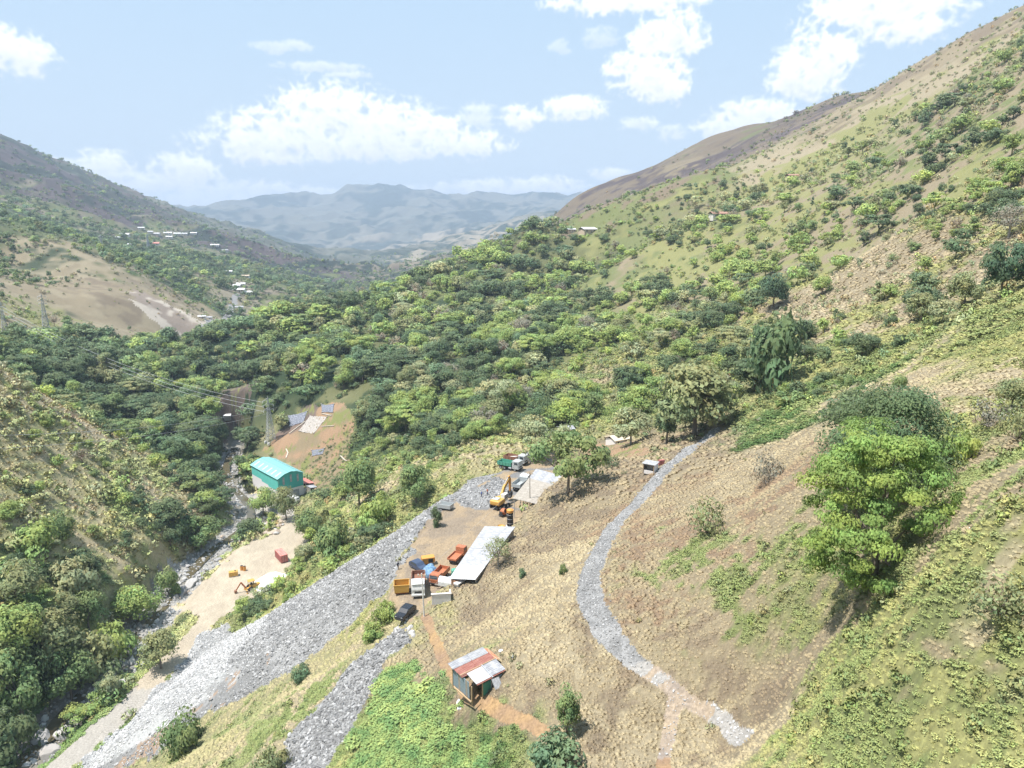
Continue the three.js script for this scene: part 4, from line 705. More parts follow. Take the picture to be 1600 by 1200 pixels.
  heap('track_gravel', 'grey gravel and stones on the curving hillside track', (x, f, k) => (cover(x, f) === 3 && (f > 74 || k < 0.6)) || (x > 9 && f > 58 && cover(x, f) === 4 && k < 0.3), (x, f, k) => (f < 70 ? 0.34 : 0.22) + 0.24 * k * k, 5, 60, 50, 165, 0.27, 0.13);
  heap('river_stones', 'pale stones lying in the river bed', (x, f, k) => cover(x, f) === 6 && k < 0.6, (x, f, k) => 0.22 + 0.26 * k, -150, -75, 115, 345, 1.0, 0.62);
}

// ---------------------------------------------------------------- built things
const flat_ = (g) => { const h = g.index ? g.toNonIndexed() : g; h.deleteAttribute('uv'); h.deleteAttribute('color'); if (!h.attributes.normal) h.computeVertexNormals(); return h; };
const join = (...gs) => mergeGeometries(gs.flat().map(flat_));
const box = (w, h, d, x = 0, y = 0, z = 0, rx = 0, ry = 0, rz = 0) => new THREE.BoxGeometry(w, h, d).applyMatrix4(new THREE.Matrix4().compose(V3(x, y, z), new THREE.Quaternion().setFromEuler(new THREE.Euler(rx, ry, rz)), V3(1, 1, 1)));
const rbox = (w, h, d, r, x = 0, y = 0, z = 0, rx = 0, ry = 0, rz = 0) => new RoundedBoxGeometry(w, h, d, 2, r).applyMatrix4(new THREE.Matrix4().compose(V3(x, y, z), new THREE.Quaternion().setFromEuler(new THREE.Euler(rx, ry, rz)), V3(1, 1, 1)));
const cyl = (r1, r2, h, x = 0, y = 0, z = 0, rx = 0, rz = 0, n = 14, open = false) => new THREE.CylinderGeometry(r1, r2, h, n, 1, open).applyMatrix4(new THREE.Matrix4().compose(V3(x, y, z), new THREE.Quaternion().setFromEuler(new THREE.Euler(rx, 0, rz)), V3(1, 1, 1)));
const bar = (a, b, r, n = 6) => { const d = b.clone().sub(a), l = d.length(); return new THREE.CylinderGeometry(r, r, l, n).applyMatrix4(new THREE.Matrix4().compose(a.clone().add(b).multiplyScalar(0.5), new THREE.Quaternion().setFromUnitVectors(V3(0, 1, 0), d.normalize()), V3(1, 1, 1))); };
const beam = (a, b, w, h = w) => { const d = b.clone().sub(a), l = d.length(), m = new THREE.Matrix4().lookAt(a, b, V3(0, 1, 0)); m.setPosition(a.clone().add(b).multiplyScalar(0.5)); return new THREE.BoxGeometry(w, h, l).applyMatrix4(m); };
const profile = (list, width, bevel = 0.05) => { const s = new THREE.Shape(list.map((p) => new THREE.Vector2(p[0], p[1]))); const g = new THREE.ExtrudeGeometry(s, { depth: width - 2 * bevel, bevelEnabled: true, bevelSize: bevel, bevelThickness: bevel, bevelSegments: 2, steps: 1 }); g.translate(0, 0, -width / 2 + bevel); g.rotateY(-Math.PI / 2); return g; };   // outline in (z forward, y), drawn across x
const weathered = (seed, a, b, scale = 40, extra) => {
  const n = 256, d = new Uint8Array(n * n * 4), c1 = new THREE.Color().setRGB(...a).convertLinearToSRGB(), c2 = new THREE.Color().setRGB(...b).convertLinearToSRGB();
  for (let y = 0; y < n; y++) for (let x = 0; x < n; x++) { const t = clamp(smooth(fbm(x / scale + seed * 7, y / (scale * 2.6), 4) + 0.25 * noise(x / 3, y / 40 + seed), -0.35, 0.45)); d.set([lerp(c1.r, c2.r, t) * 255, lerp(c1.g, c2.g, t) * 255, lerp(c1.b, c2.b, t) * 255, 255], (y * n + x) * 4); }
  const t = new THREE.DataTexture(d, n, n); t.colorSpace = THREE.SRGBColorSpace; t.wrapS = t.wrapT = THREE.RepeatWrapping; t.magFilter = t.minFilter = THREE.LinearFilter; t.needsUpdate = true;
  const m = new THREE.MeshStandardMaterial({ map: t, roughness: 0.7, ...extra }); return m;
};
const M = {
  whiteSheet: weathered(1, [0.28, 0.285, 0.295], [0.42, 0.42, 0.43]), brightSheet: weathered(23, [0.44, 0.44, 0.45], [0.58, 0.58, 0.58]), greySheet: weathered(2, [0.27, 0.24, 0.20], [0.42, 0.38, 0.33]), rustSheet: weathered(3, [0.27, 0.10, 0.075], [0.40, 0.20, 0.16]), orangeRust: weathered(4, [0.40, 0.15, 0.07], [0.52, 0.33, 0.22]),
  zinc: weathered(5, [0.27, 0.275, 0.295], [0.44, 0.44, 0.45]), teal: weathered(6, [0.10, 0.46, 0.40], [0.14, 0.55, 0.48]), tealRoof: weathered(7, [0.16, 0.40, 0.40], [0.24, 0.48, 0.47]), tealDark: mat(0.06, 0.37, 0.34, 0.6), skylight: mat(0.42, 0.60, 0.60, 0.4),
  concrete: weathered(8, [0.55, 0.53, 0.50], [0.70, 0.68, 0.65]), block: weathered(9, [0.66, 0.62, 0.60], [0.74, 0.72, 0.71]), blueWood: weathered(10, [0.13, 0.18, 0.22], [0.30, 0.36, 0.40], 18), oldWood: weathered(11, [0.20, 0.17, 0.14], [0.36, 0.33, 0.29], 18), green: mat(0.06, 0.24, 0.17, 0.7), dark: mat(0.03, 0.03, 0.032, 0.8), redRoof: weathered(12, [0.50, 0.16, 0.13], [0.62, 0.28, 0.24]),
  wood: mat(0.42, 0.30, 0.18), steel: mat(0.45, 0.46, 0.48, 0.5, 0.4), tyre: mat(0.035, 0.035, 0.036, 0.95), rim: mat(0.30, 0.30, 0.30, 0.5), glass: mat(0.05, 0.065, 0.075, 0.12), white: weathered(13, [0.58, 0.58, 0.57], [0.76, 0.76, 0.75], 60, { roughness: 0.45 }), yellow: weathered(14, [0.48, 0.27, 0.06], [0.64, 0.38, 0.09], 50, { roughness: 0.5 }), orange: weathered(15, [0.34, 0.11, 0.05], [0.50, 0.20, 0.10], 50, { roughness: 0.55 }), orangeYellow: mat(0.58, 0.27, 0.06, 0.6), rustBed: weathered(16, [0.20, 0.09, 0.055], [0.36, 0.20, 0.14], 30), greenPaint: weathered(17, [0.07, 0.27, 0.19], [0.14, 0.38, 0.28], 40, { roughness: 0.5 }), greyPaint: weathered(18, [0.36, 0.38, 0.38], [0.5, 0.52, 0.52], 40, { roughness: 0.5 }), blackPaint: mat(0.02, 0.022, 0.028, 0.25), bluePaint: mat(0.05, 0.07, 0.12, 0.25), blueTarp: weathered(19, [0.09, 0.18, 0.30], [0.2, 0.34, 0.48], 14), container: weathered(20, [0.36, 0.11, 0.10], [0.50, 0.20, 0.18]), light: mat(0.8, 0.8, 0.75, 0.2), geotextile: weathered(21, [0.10, 0.11, 0.14], [0.24, 0.25, 0.29], 14), stonePatch: weathered(22, [0.26, 0.235, 0.21], [0.44, 0.40, 0.36], 9), cream: mat(0.62, 0.52, 0.40), roofBrown: mat(0.34, 0.20, 0.15), roofWhite: mat(0.66, 0.66, 0.67, 0.6), wall: mat(0.66, 0.62, 0.57), wallTan: mat(0.50, 0.40, 0.30), pane: mat(0.06, 0.07, 0.08, 0.3),
};
// corrugated sheet over four corners [p00, p10, p11, p01]; waves run from the first edge to the opposite one
function sheet(c, waves, amp = 0.035, lift = 0, thick = 0.03) {
  const n = waves * 4, nor = c[1].clone().sub(c[0]).cross(c[3].clone().sub(c[0])).normalize(); if (nor.y < 0) nor.negate();
  const P_ = [], U = [], I = [], at = (s, t, o) => c[0].clone().multiplyScalar((1 - s) * (1 - t)).addScaledVector(c[1], s * (1 - t)).addScaledVector(c[2], s * t).addScaledVector(c[3], (1 - s) * t).addScaledVector(nor, o);
  for (const side of [0, 1]) for (let k = 0; k <= n; k++) for (const t of [0, 1]) { const s = k / n, p = at(s, t, lift + amp * Math.sin(s * waves * 6.2832) - side * thick); P_.push(p.x, p.y, p.z); U.push(s, t); }
  const up = c[1].clone().sub(c[0]).cross(c[3].clone().sub(c[0])).y > 0;
  const tri = (a, b, d) => (up ? I.push(a, b, d) : I.push(a, d, b)), o = (n + 1) * 2;
  for (let k = 0; k < n; k++) { const a = k * 2; tri(a, a + 2, a + 3); tri(a, a + 3, a + 1); tri(o + a, o + a + 3, o + a + 2); tri(o + a, o + a + 1, o + a + 3); tri(a, o + a + 2, a + 2); tri(a, o + a, o + a + 2); tri(a + 1, a + 3, o + a + 3); tri(a + 1, o + a + 3, o + a + 1); }
  for (const a of [0, n * 2]) { const f = a === 0; const q = [a, a + 1, o + a + 1, o + a]; f ? (tri(q[0], q[1], q[2]), tri(q[0], q[2], q[3])) : (tri(q[0], q[2], q[1]), tri(q[0], q[3], q[2])); }
  const g = new THREE.BufferGeometry(); g.setAttribute('position', new THREE.Float32BufferAttribute(P_, 3)); g.setAttribute('uv', new THREE.Float32BufferAttribute(U, 2)); g.setIndex(I); const h = g.toNonIndexed(); h.computeVertexNormals(); return h;
}
const mixP = (c, s, t) => c[0].clone().multiplyScalar((1 - s) * (1 - t)).addScaledVector(c[1], s * (1 - t)).addScaledVector(c[2], s * t).addScaledVector(c[3], (1 - s) * t);
// rows x columns of sheets over a roof, each a part; PICK chooses the material
function sheetRoof(parent, c, ns, nt, waves, pick, name = 'roof_sheet', seed = 1) {
  const r = rng(seed);
  for (let i = 0; i < ns; i++) for (let j = 0; j < nt; j++) {
    const e = 0.012, s0 = i / ns - e, s1 = (i + 1) / ns + e, t0 = j / nt - e, t1 = (j + 1) / nt + e;
    part(parent, name, sheet([mixP(c, s0, t0), mixP(c, s1, t0), mixP(c, s1, t1), mixP(c, s0, t1)], waves, 0.03, 0.012 * ((i + j) % 2) + 0.012 * (j % 2) + 0.02 * r()), pick(i, j, r));
  }
}
const quadWall = (a, b, h0, h1, th = 0.12) => {                              // a wall from ground points a to b; h0 and h1 are the heights of its ends
  const g = new THREE.BufferGeometry(), n = b.clone().sub(a).cross(V3(0, 1, 0)).normalize().multiplyScalar(th / 2), p = [];
  for (const s of [1, -1]) for (const q of [a.clone().add(V3(0, -0.5, 0)), b.clone().add(V3(0, -0.5, 0)), V3(b.x, b.y + h1, b.z), V3(a.x, a.y + h0, a.z)]) p.push(q.clone().addScaledVector(n, s));
  const F = [[0, 1, 2, 3], [5, 4, 7, 6], [3, 2, 6, 7], [1, 5, 6, 2], [4, 0, 3, 7], [4, 5, 1, 0]], P_ = [], U = [];
  for (const f of F) for (const k of [0, 1, 2, 0, 2, 3]) { P_.push(p[f[k]].x, p[f[k]].y, p[f[k]].z); U.push([0, 1, 1, 0][k], [0, 0, 1, 1][k]); }
  g.setAttribute('position', new THREE.Float32BufferAttribute(P_, 3)); g.setAttribute('uv', new THREE.Float32BufferAttribute(U, 2)); g.computeVertexNormals(); return g;
};
const put = (o, u, v, y, turn = 0, dy = 0) => { const p = y === undefined ? P(u, v) : level(u, v, y); o.position.set(p.x, Math.max(land(p.x, -p.z), y ?? -99) + dy, p.z); o.rotation.y = turn; return o; };

// the tin shack on the footpath
{
  const o = thing('shack', 'small patchwork shack of blue boards under white and rusty tin sheets beside the footpath', 'shack');
  const p = P(747, 1076); o.position.set(p.x, p.y + 0.45, p.z); o.rotation.y = 0.686;
  const R = (x, z, up = 0) => V3(x, 2.85 - 0.2 * (z + 2.2) + up, z);
  const sh = (x0, x1, z0, z1, up, m, w = 5) => part(o, 'roof_sheet', sheet([R(x0, z0, up), R(x0, z1, up), R(x1, z1, up), R(x1, z0, up)], w, 0.022), m);
  sh(-2.75, 0.2, -2.45, -1.35, 0.02, M.zinc); sh(0.1, 2.6, -2.45, -1.3, 0.06, M.whiteSheet); sh(-2.6, 0.1, -1.5, -0.62, -0.02, M.rustSheet); sh(0.0, 2.75, -1.45, -0.58, 0.03, M.rustSheet); sh(-2.55, 0, -0.7, 0.25, 0, M.rustSheet); sh(-0.1, 2.7, -0.66, 0.2, 0.04, M.rustSheet);
  sh(-1.75, 0.55, 0.12, 2.05, 0.12, M.brightSheet, 8); sh(0.5, 2.7, 0.05, 2.0, 0.16, M.zinc, 8); sh(-1.7, 0.6, 1.95, 2.2, 0.05, M.rustSheet, 2); sh(0.5, 2.65, 1.9, 2.15, 0.09, M.rustSheet, 2);
  part(o, 'lean_to_sheet', sheet([V3(2.55, 2.5, -2.9), V3(3.6, 2.2, -2.8), V3(3.6, 2.0, -0.2), V3(2.6, 2.3, -0.3)], 5, 0.022), M.orangeRust, 'rusty orange lean-to sheet');
  for (const [x0, x1] of [[-2.7, 0.0], [0.1, 2.7]]) part(o, 'batten', box(x1 - x0, 0.06, 0.10, (x0 + x1) / 2, R(0, 0.05).y + 0.22, 0.05), M.wood);
  part(o, 'ridge_strip', box(0.14, 0.05, 2.3, 0.53, R(0, 1.2).y + 0.24, 1.2, 0.197), M.steel);
  for (let k = 0; k < 9; k++) part(o, 'wall_board', box(0.06, 2.2, 0.36, -2.3, 1.15, -1.75 + k * 0.37, 0, 0, 0.015 * (k % 3)), k % 4 === 3 ? M.oldWood : M.blueWood);
  for (let k = 0; k < 10; k++) part(o, 'wall_board', box(0.45, 2.5, 0.06, -2.05 + k * 0.46, 1.3, -1.95, 0, 0, 0.01 * (k % 2)), M.oldWood);
  for (let k = 0; k < 8; k++) part(o, 'wall_board', box(0.06, 2.05, 0.44, 2.3, 1.05, -1.7 + k * 0.46), k % 2 ? M.oldWood : M.blueWood);
  for (let k = 0; k < 3; k++) part(o, 'green_panel', box(0.42, 1.65, 0.05, -0.62 + k * 0.43, 0.85, 2.02 - k * 0.03), M.green, 'dark green wall panel');
  for (let k = 0; k < 4; k++) part(o, 'wall_board', box(0.40, 1.7, 0.06, 0.66 + k * 0.42, 0.92, 1.98, 0.04), [M.zinc, M.oldWood, M.greySheet, M.blueWood][k]);
  part(o, 'door', box(0.8, 1.6, 0.05, -1.5, 0.8, 1.2, 0, 0.9), M.dark, 'open dark doorway board');
  for (const [x, z, h] of [[-2.35, 1.95, 1.95], [-2.35, -2.0, 2.7], [2.35, -2.0, 2.7], [2.35, 2.0, 1.9], [-0.85, 2.05, 1.95]]) part(o, 'post', box(0.11, h + 0.5, 0.11, x, h / 2 - 0.2, z), M.wood);
  part(o, 'sill_beam', box(0.14, 0.14, 3.6, -2.5, 0.05, 0.2), M.wood); part(o, 'sill_beam', box(1.6, 0.1, 0.16, 0.6, 0.03, 2.3, 0, 0.2), M.wood);
  const s = thing('metal_sheet', 'loose white corrugated sheet leaning against the front wall of the tin shack', 'metal sheet');
  part(s, 'sheet', sheet([V3(-0.5, 1.0, -0.35), V3(0.5, 1.0, -0.4), V3(0.6, 0.05, 0.4), V3(-0.4, 0.05, 0.45)], 6, 0.02), M.whiteSheet);
  s.position.copy(o.localToWorld(V3(1.35, 0.15, 2.75))); s.position.y = land(s.position.x, -s.position.z); s.rotation.y = 0.5; o.updateMatrixWorld(); s.position.copy(V3(0.75, 0, 2.75).applyMatrix4(o.matrixWorld)); s.position.y = land(s.position.x, -s.position.z) + 0.02;
  [[716, 1098, 'crumpled white plastic bag beside the footpath left of the shack'], [718, 1108, 'white plastic sack lying below the left corner of the shack'], [783, 1018, 'small white scrap of paper on the grass above the shack'], [802, 1027, 'small white scrap of plastic on the grass right of the shack']].forEach(([u, v, l], i) => { const q = P(u, v), g = thing('plastic_bag', l, 'litter'); const ge = new THREE.IcosahedronGeometry(0.32, 1), a = ge.attributes.position; for (let k = 0; k < a.count; k++) { const n = 0.75 + 0.4 * noise(a.getX(k) * 5 + i, a.getY(k) * 5 + a.getZ(k) * 4); a.setXYZ(k, a.getX(k) * n * (i < 1 ? 0.8 : 1.1), a.getY(k) * n * 0.55, a.getZ(k) * n * (i < 1 ? 1.9 : 0.9)); } ge.computeVertexNormals(); part(g, 'bag', ge, M.roofWhite); g.position.copy(q).add(V3(0, 0.1, 0)); });
}
// white hut beside the gravel track
{
  const o = put(thing('hut', 'little white walled hut with flat white roof beside the gravel track', 'hut'), 1016, 738, undefined, -0.55);
  part(o, 'roof', rbox(2.9, 0.12, 2.5, 0.03, 0, 2.1, 0, 0.03), M.whiteSheet); part(o, 'side_wall', box(0.12, 2.3, 2.1, 1.2, 0.95, 0), M.block); part(o, 'side_wall', box(0.12, 2.2, 2.1, -1.2, 0.9, 0), M.oldWood); part(o, 'back_wall', box(2.3, 2.3, 0.12, 0, 0.95, -1.0), M.block); part(o, 'front_wall', box(2.28, 0.75, 0.12, 0, 0.3, 1.0), M.block);
  for (const x of [-1.1, 1.1]) part(o, 'post', box(0.09, 2.2, 0.09, x, 0.95, 1.12), M.wood);
  const b = put(thing('crate', 'small reddish brick stack behind the little white hut', 'brick stack'), 1033, 726, undefined, 0.3); for (let k = 0; k < 6; k++) part(b, 'brick', box(0.62, 0.34, 0.5, (k % 2) * 0.64 - 0.32, 0.2 + Math.floor(k / 2) * 0.35, 0.02 * k), M.container);
}
// teal hangar by the river and its lean-to
{
  const o = thing('hangar', 'big teal metal hangar on white block walls beside the river', 'hangar'), c = level(437, 782, -45); o.position.set(c.x, -45.2, c.z); o.rotation.y = Math.atan2(-0.73, 0.69) ; // local z runs toward the far end
  o.rotation.y = Math.atan2(-0.70, -0.714);                                 // local +z = away along the long wall
  const W = 11, Lh = 25, H = 9.8, RH = 1.7, split = 5.4;                    // local -x = gable width to the right
  const X = (t) => -t * W;
  part(o, 'lower_wall', join(box(0.3, split, Lh, 0, split / 2, Lh / 2), box(0.3, split, Lh, X(1), split / 2, Lh / 2), box(W, split, 0.3, X(0.5), split / 2, 0), box(W, split, 0.3, X(0.5), split / 2, Lh)), M.block, 'white block lower wall');
  for (let k = 0; k < 8; k++) { const z0 = (k * Lh) / 8, n = Lh / 8, low = k > 4 ? 0.0 : k > 2 ? 0.8 : 1.4; for (const x of [0.08, X(1) - 0.08]) part(o, 'wall_panel', box(0.16, H - split + low, n - 0.04, x, (H + split - low) / 2, z0 + n / 2), M.teal); }
  const gab = new THREE.Shape([[0, split - 1.2], [W, split - 1.2], [W, H], [W * 0.72, H + RH * 0.86], [W * 0.5, H + RH], [W * 0.28, H + RH * 0.86], [0, H]].map((p) => new THREE.Vector2(-p[0], p[1])));
  for (const z of [-0.2, Lh + 0.02]) { const g = new THREE.ExtrudeGeometry(gab, { depth: 0.16, bevelEnabled: false }); g.translate(0, 0, z); part(o, 'gable_wall', g, M.tealDark); }
  for (const t of [0.2, 0.5, 0.78]) part(o, 'gable_window', box(0.85, 3.2, 0.1, X(t), H - 1.6 + (t === 0.5 ? 0.5 : 0), -0.27), M.zinc, 'pale upright window strip');
  const prof = [[0.6, -0.25], [-W * 0.26, RH * 0.82], [-W * 0.5, RH + 0.08], [-W * 0.74, RH * 0.82], [-W - 0.6, -0.25]];
  for (let s = 0; s < 4; s++) for (let k = 0; k < 13; k++) {
    const z0 = -0.5 + (k * (Lh + 1)) / 13, z1 = z0 + (Lh + 1) / 13 + 0.05, a = prof[s], b = prof[s + 1], light = (s === 0 || s === 3) && k % 2 === 1;
    const p = (q, z, e) => V3(q[0], H + q[1] + e, z);
    part(o, light ? 'roof_light' : 'roof_sheet', sheet([p(a, z0, 0.1), p(a, z1, 0.1), p(b, z1, 0.1), p(b, z0, 0.1)], 4, 0.03, 0.01 * (k % 2)), M.tealRoof);
    if (light) { const m = (t) => [lerp(a[0], b[0], t), lerp(a[1], b[1], t)]; part(o, 'skylight', sheet([p(m(0.18), z0 + 0.5, 0.17), p(m(0.18), z1 - 0.55, 0.17), p(m(0.95), z1 - 0.55, 0.17), p(m(0.95), z0 + 0.5, 0.17)], 2, 0.02), M.skylight); }
  }
  part(o, 'ridge_cap', join(box(0.8, 0.08, Lh + 1.2, -W / 2 - 0.38, H + RH + 0.22, Lh / 2, 0, 0, 0.1), box(0.8, 0.08, Lh + 1.2, -W / 2 + 0.38, H + RH + 0.22, Lh / 2, 0, 0, -0.1)), M.tealRoof);
  part(o, 'door', box(2.6, 3.2, 0.1, X(0.68), 1.6, -0.22), M.zinc);
  const l = thing('lean_to_shed', 'low shed with red sheet roof at the right side of the teal hangar', 'shed'); l.position.copy(V3(X(1) - 0.3, 0, 4).applyMatrix4((o.updateMatrixWorld(), o.matrixWorld))); l.rotation.y = o.rotation.y;
  for (let k = 0; k < 4; k++) part(l, 'roof_sheet', sheet([V3(0, 4.6, -3.5 + k * 2.2), V3(0, 4.6, -1.25 + k * 2.2), V3(-5.5, 3.4, -1.25 + k * 2.2), V3(-5.5, 3.4, -3.5 + k * 2.2)], 6, 0.03, 0.01 * (k % 2)), M.redRoof);
  part(l, 'front_wall', box(5.2, 2.2, 0.2, -2.7, 1.1, -3.1), M.concrete); part(l, 'side_wall', box(0.2, 3.2, 8, -5.2, 1.6, 1), M.concrete); for (const x of [-1.2, -3, -4.9]) part(l, 'post', box(0.2, 4, 0.2, x, 2, -3.2), M.concrete); part(l, 'back_wall', box(5.2, 3.4, 0.2, -2.7, 1.7, 5), M.dark);
  const s = put(thing('lean_to_shed', 'small grey sheet roofed store right of the red roofed shed', 'shed'), 488, 772, -44.5, o.rotation.y); for (let k = 0; k < 2; k++) part(s, 'roof_sheet', sheet([V3(-1.6, 2.8, -1.8 + k * 1.8), V3(-1.6, 2.8, k * 1.8 + 0.05), V3(1.6, 3.2, k * 1.8 + 0.05), V3(1.6, 3.2, -1.8 + k * 1.8)], 5, 0.03), M.zinc); part(s, 'wall', join(box(0.2, 2.6, 3.2, 1.4, 1.3, 0), box(2.8, 2.6, 0.2, 0, 1.3, 1.5)), M.oldWood); for (const z of [-1.5, 1.4]) part(s, 'post', box(0.16, 2.8, 0.16, -1.4, 1.4, z), M.oldWood);
}
// long white roofed shed in the yard
const shed = (name, label, corners, low, ns, nt, waves, pick, wallM, sides) => {
  const c = corners.map((q) => level(...q)), o = thing(name, label, 'shed'), mid = c.reduce((a, b) => a.add(b), V3(0, 0, 0)).multiplyScalar(0.25); o.position.set(mid.x, 0, mid.z);
  const L = c.map((q) => q.clone().sub(o.position)); sheetRoof(o, L, ns, nt, waves, pick, 'roof_sheet', ns);
  const foot = (q) => V3(q.x * 0.96, Math.min(land(q.x + mid.x, -(q.z + mid.z)), q.y - 0.8) - 0.2, q.z * 0.96);
  for (let k = 0; k < 4; k++) { const a = L[k], b = L[(k + 1) % 4]; const n = Math.max(1, Math.round(a.distanceTo(b) / 5)); for (let i = 0; i < n; i++) { const q = a.clone().lerp(b, i / n), f = foot(q); part(o, 'post', bar(f, V3(f.x, q.y - 0.05, f.z), 0.09), M.steel); } if (sides.includes(k)) { const f = foot(a), g = foot(b); part(o, 'wall', quadWall(f, g, a.y - f.y - 0.12, b.y - g.y - 0.12, 0.12), wallM); } part(o, 'eave_beam', beam(a.clone().multiplyScalar(0.985).add(V3(0, -0.09, 0)), b.clone().multiplyScalar(0.985).add(V3(0, -0.09, 0)), 0.1, 0.14), M.steel); }
  return o;
};
shed('long_shed', 'long open sided shed with white sheet roof at the foot of the dry slope', [[703, 903, 3.4], [757, 823, 3.9], [804, 824, 4.5], [743, 905, 4.2]], 3, 9, 2, 7, (i) => (i < 2 ? M.brightSheet : i % 3 === 1 ? M.zinc : M.whiteSheet), M.oldWood, [2, 1]);
shed('open_shed', 'open sided work shed with large grey tan roof beside the yellow excavator', [[802, 778, 5.0], [838, 733, 5.6], [882, 745, 5.2], [843, 788, 4.4]], 3, 6, 3, 6, (i, j, r) => (i > 3 ? M.zinc : M.greySheet), M.dark, [1, 2]);
shed('awning', 'small tilted grey sheet awning in front of the open work shed', [[829, 793, 3.0], [841, 784, 3.6], [856, 796, 2.8], [844, 805, 2.0]], 2, 2, 2, 5, () => M.greySheet, M.oldWood, []);
shed('shed', 'white roofed shed half hidden under the spreading tree at the yard end', [[876, 776, 4.6], [938, 722, 5.4], [957, 726, 4.9], [905, 770, 4.2]], 3, 5, 2, 6, () => M.whiteSheet, M.container, [0, 3]);
{ const o = put(thing('low_wall', 'low white concrete wall with sheet cover at the near end of the yard', 'wall'), 690, 955, 0.2, 0.12); part(o, 'wall', box(3.3, 1.9, 0.25, 0, 0.9, 0), M.block); part(o, 'wall', box(0.25, 1.8, 1.6, 1.55, 0.85, -0.9), M.block); part(o, 'coping', box(3.5, 0.12, 0.4, 0, 1.9, 0), M.concrete);
  const s = put(thing('concrete_slab', 'flat pale concrete slab cover beside the low white wall', 'slab'), 722, 928, 0.2, 0.95); part(s, 'slab', box(3.6, 0.24, 1.1, 0, 0.5, 0), M.concrete); for (const x of [-1.5, 1.5]) part(s, 'support', box(0.3, 0.4, 1.0, x, 0.2, 0), M.concrete);
  for (const [u, v, t, l] of [[812, 722, 0.1, 'long low concrete wall of the loading ramp near the green truck'], [826, 716, 1.2, 'short concrete wall closing the loading ramp behind the green truck']]) { const w = put(thing('retaining_wall', l, 'wall'), u, v, 0, t); part(w, 'wall', box(6.5, 1.8, 0.35, 0, 0.8, 0), M.concrete); part(w, 'coping', box(6.7, 0.12, 0.5, 0, 1.74, 0), M.concrete); } }

// vehicles: local +z is forward
const wheel = (parent, x, y, z, r, w, side) => { const t = part(parent, 'wheel', new THREE.TorusGeometry(r * 0.72, r * 0.30, 8, 18).rotateY(Math.PI / 2).scale(w / (r * 0.6), 1, 1), M.tyre); t.position.set(x, y, z); part(t, 'rim', cyl(r * 0.52, r * 0.52, w * 0.7, 0, 0, 0, 0, Math.PI / 2, 12), M.rim); return t; };
function dumpTruck(label, u, v, heading, cabM, bedM, o_ = {}) {
  const o = put(thing('dump_truck', label, 'truck'), u, v, 0, heading), raise = o_.raise ?? 0;
  part(o, 'chassis', join(box(0.9, 0.28, 6.6, 0, 0.82, -0.2), box(2.2, 0.22, 0.4, 0, 0.62, 3.25), ...[-1.2, -2.45, 2.1].map((z) => box(2.1, 0.16, 0.16, 0, 0.52, z))), M.dark);
  part(o, 'cab', profile([[1.35, 0.75], [3.28, 0.75], [3.34, 1.75], [3.08, 2.78], [2.9, 2.88], [1.4, 2.88], [1.32, 2.7]], 2.36, 0.07), cabM);
  part(o, 'windscreen', box(2.02, 0.86, 0.05, 0, 2.26, 3.245, -0.25), M.glass); for (const s of [-1, 1]) { part(o, 'side_window', box(0.04, 0.68, 1.0, s * 1.185, 2.28, 2.45), M.glass); const d = part(o, 'door', box(0.04, 1.75, 1.25, s * 1.175, 1.7, 2.4), cabM); part(d, 'handle', box(0.04, 0.05, 0.2, s * 1.21, 1.75, 1.95), M.dark); part(o, 'mirror', box(0.08, 0.42, 0.24, s * 1.42, 2.2, 3.05), M.dark); part(o, 'headlight', rbox(0.34, 0.22, 0.08, 0.03, s * 0.86, 1.0, 3.36), M.light); part(o, 'mudguard', box(0.42, 0.08, 1.1, s * 0.98, 1.1, 2.1), M.dark); }
  part(o, 'grille', box(1.3, 0.42, 0.05, 0, 1.35, 3.37), M.dark); part(o, 'bumper', rbox(2.4, 0.34, 0.22, 0.06, 0, 0.72, 3.4), o_.bumper ?? M.dark); part(o, 'visor', box(2.2, 0.1, 0.3, 0, 2.82, 3.18), cabM);
  const bed = part(o, 'bed', join(box(2.4, 0.12, 4.4, 0, 0, 0), box(0.1, 1.0, 4.4, -1.2, 0.5, 0), box(0.1, 1.0, 4.4, 1.2, 0.5, 0), box(2.4, 1.25, 0.1, 0, 0.62, 2.2), box(2.4, 0.85, 0.1, 0, 0.42, -2.2), ...[-1.5, -0.5, 0.5, 1.5].flatMap((z) => [box(0.1, 0.95, 0.12, -1.28, 0.5, z), box(0.1, 0.95, 0.12, 1.28, 0.5, z)]), box(2.4, 0.08, 0.7, 0, 1.25, 2.5)), bedM);
  bed.position.set(0, 1.25, -1.25); bed.rotation.x = -raise; if (raise) bed.position.set(0, 1.25 + 2.0 * Math.sin(raise), -1.45);
  if (o_.load) part(bed, 'load', (() => { const g = new THREE.SphereGeometry(1, 14, 8, 0, 6.3, 0, 1.57); g.scale(1.1, 0.7, 2.0); g.translate(0, 0.15, 0); return g; })(), o_.load);
  for (const [z, x] of [[2.1, 1.0], [-1.2, 0.95], [-2.45, 0.95]]) for (const s of [-1, 1]) wheel(o, s * x, 0.52, z, 0.52, z < 0 ? 0.5 : 0.32, s);
  part(o, 'fuel_tank', cyl(0.3, 0.3, 0.9, -0.95, 0.75, 0.6, Math.PI / 2, 0), M.steel);
  return o;
}
dumpTruck('white dump truck with rusty open bed parked facing the near end of the yard', 654, 921, 0.12, M.white, M.rustBed, { bumper: M.white });
dumpTruck('green bodied dump truck with pale cab at the far end of the yard', 797, 733, 1.05, M.greyPaint, M.greenPaint);
dumpTruck('dusty grey truck parked behind the green dump truck', 806, 724, 1.05, M.greyPaint, M.rustBed);
dumpTruck('white dump truck standing tail first beside the grey tan work shed', 815, 762, Math.PI - 0.45, M.white, M.greyPaint);
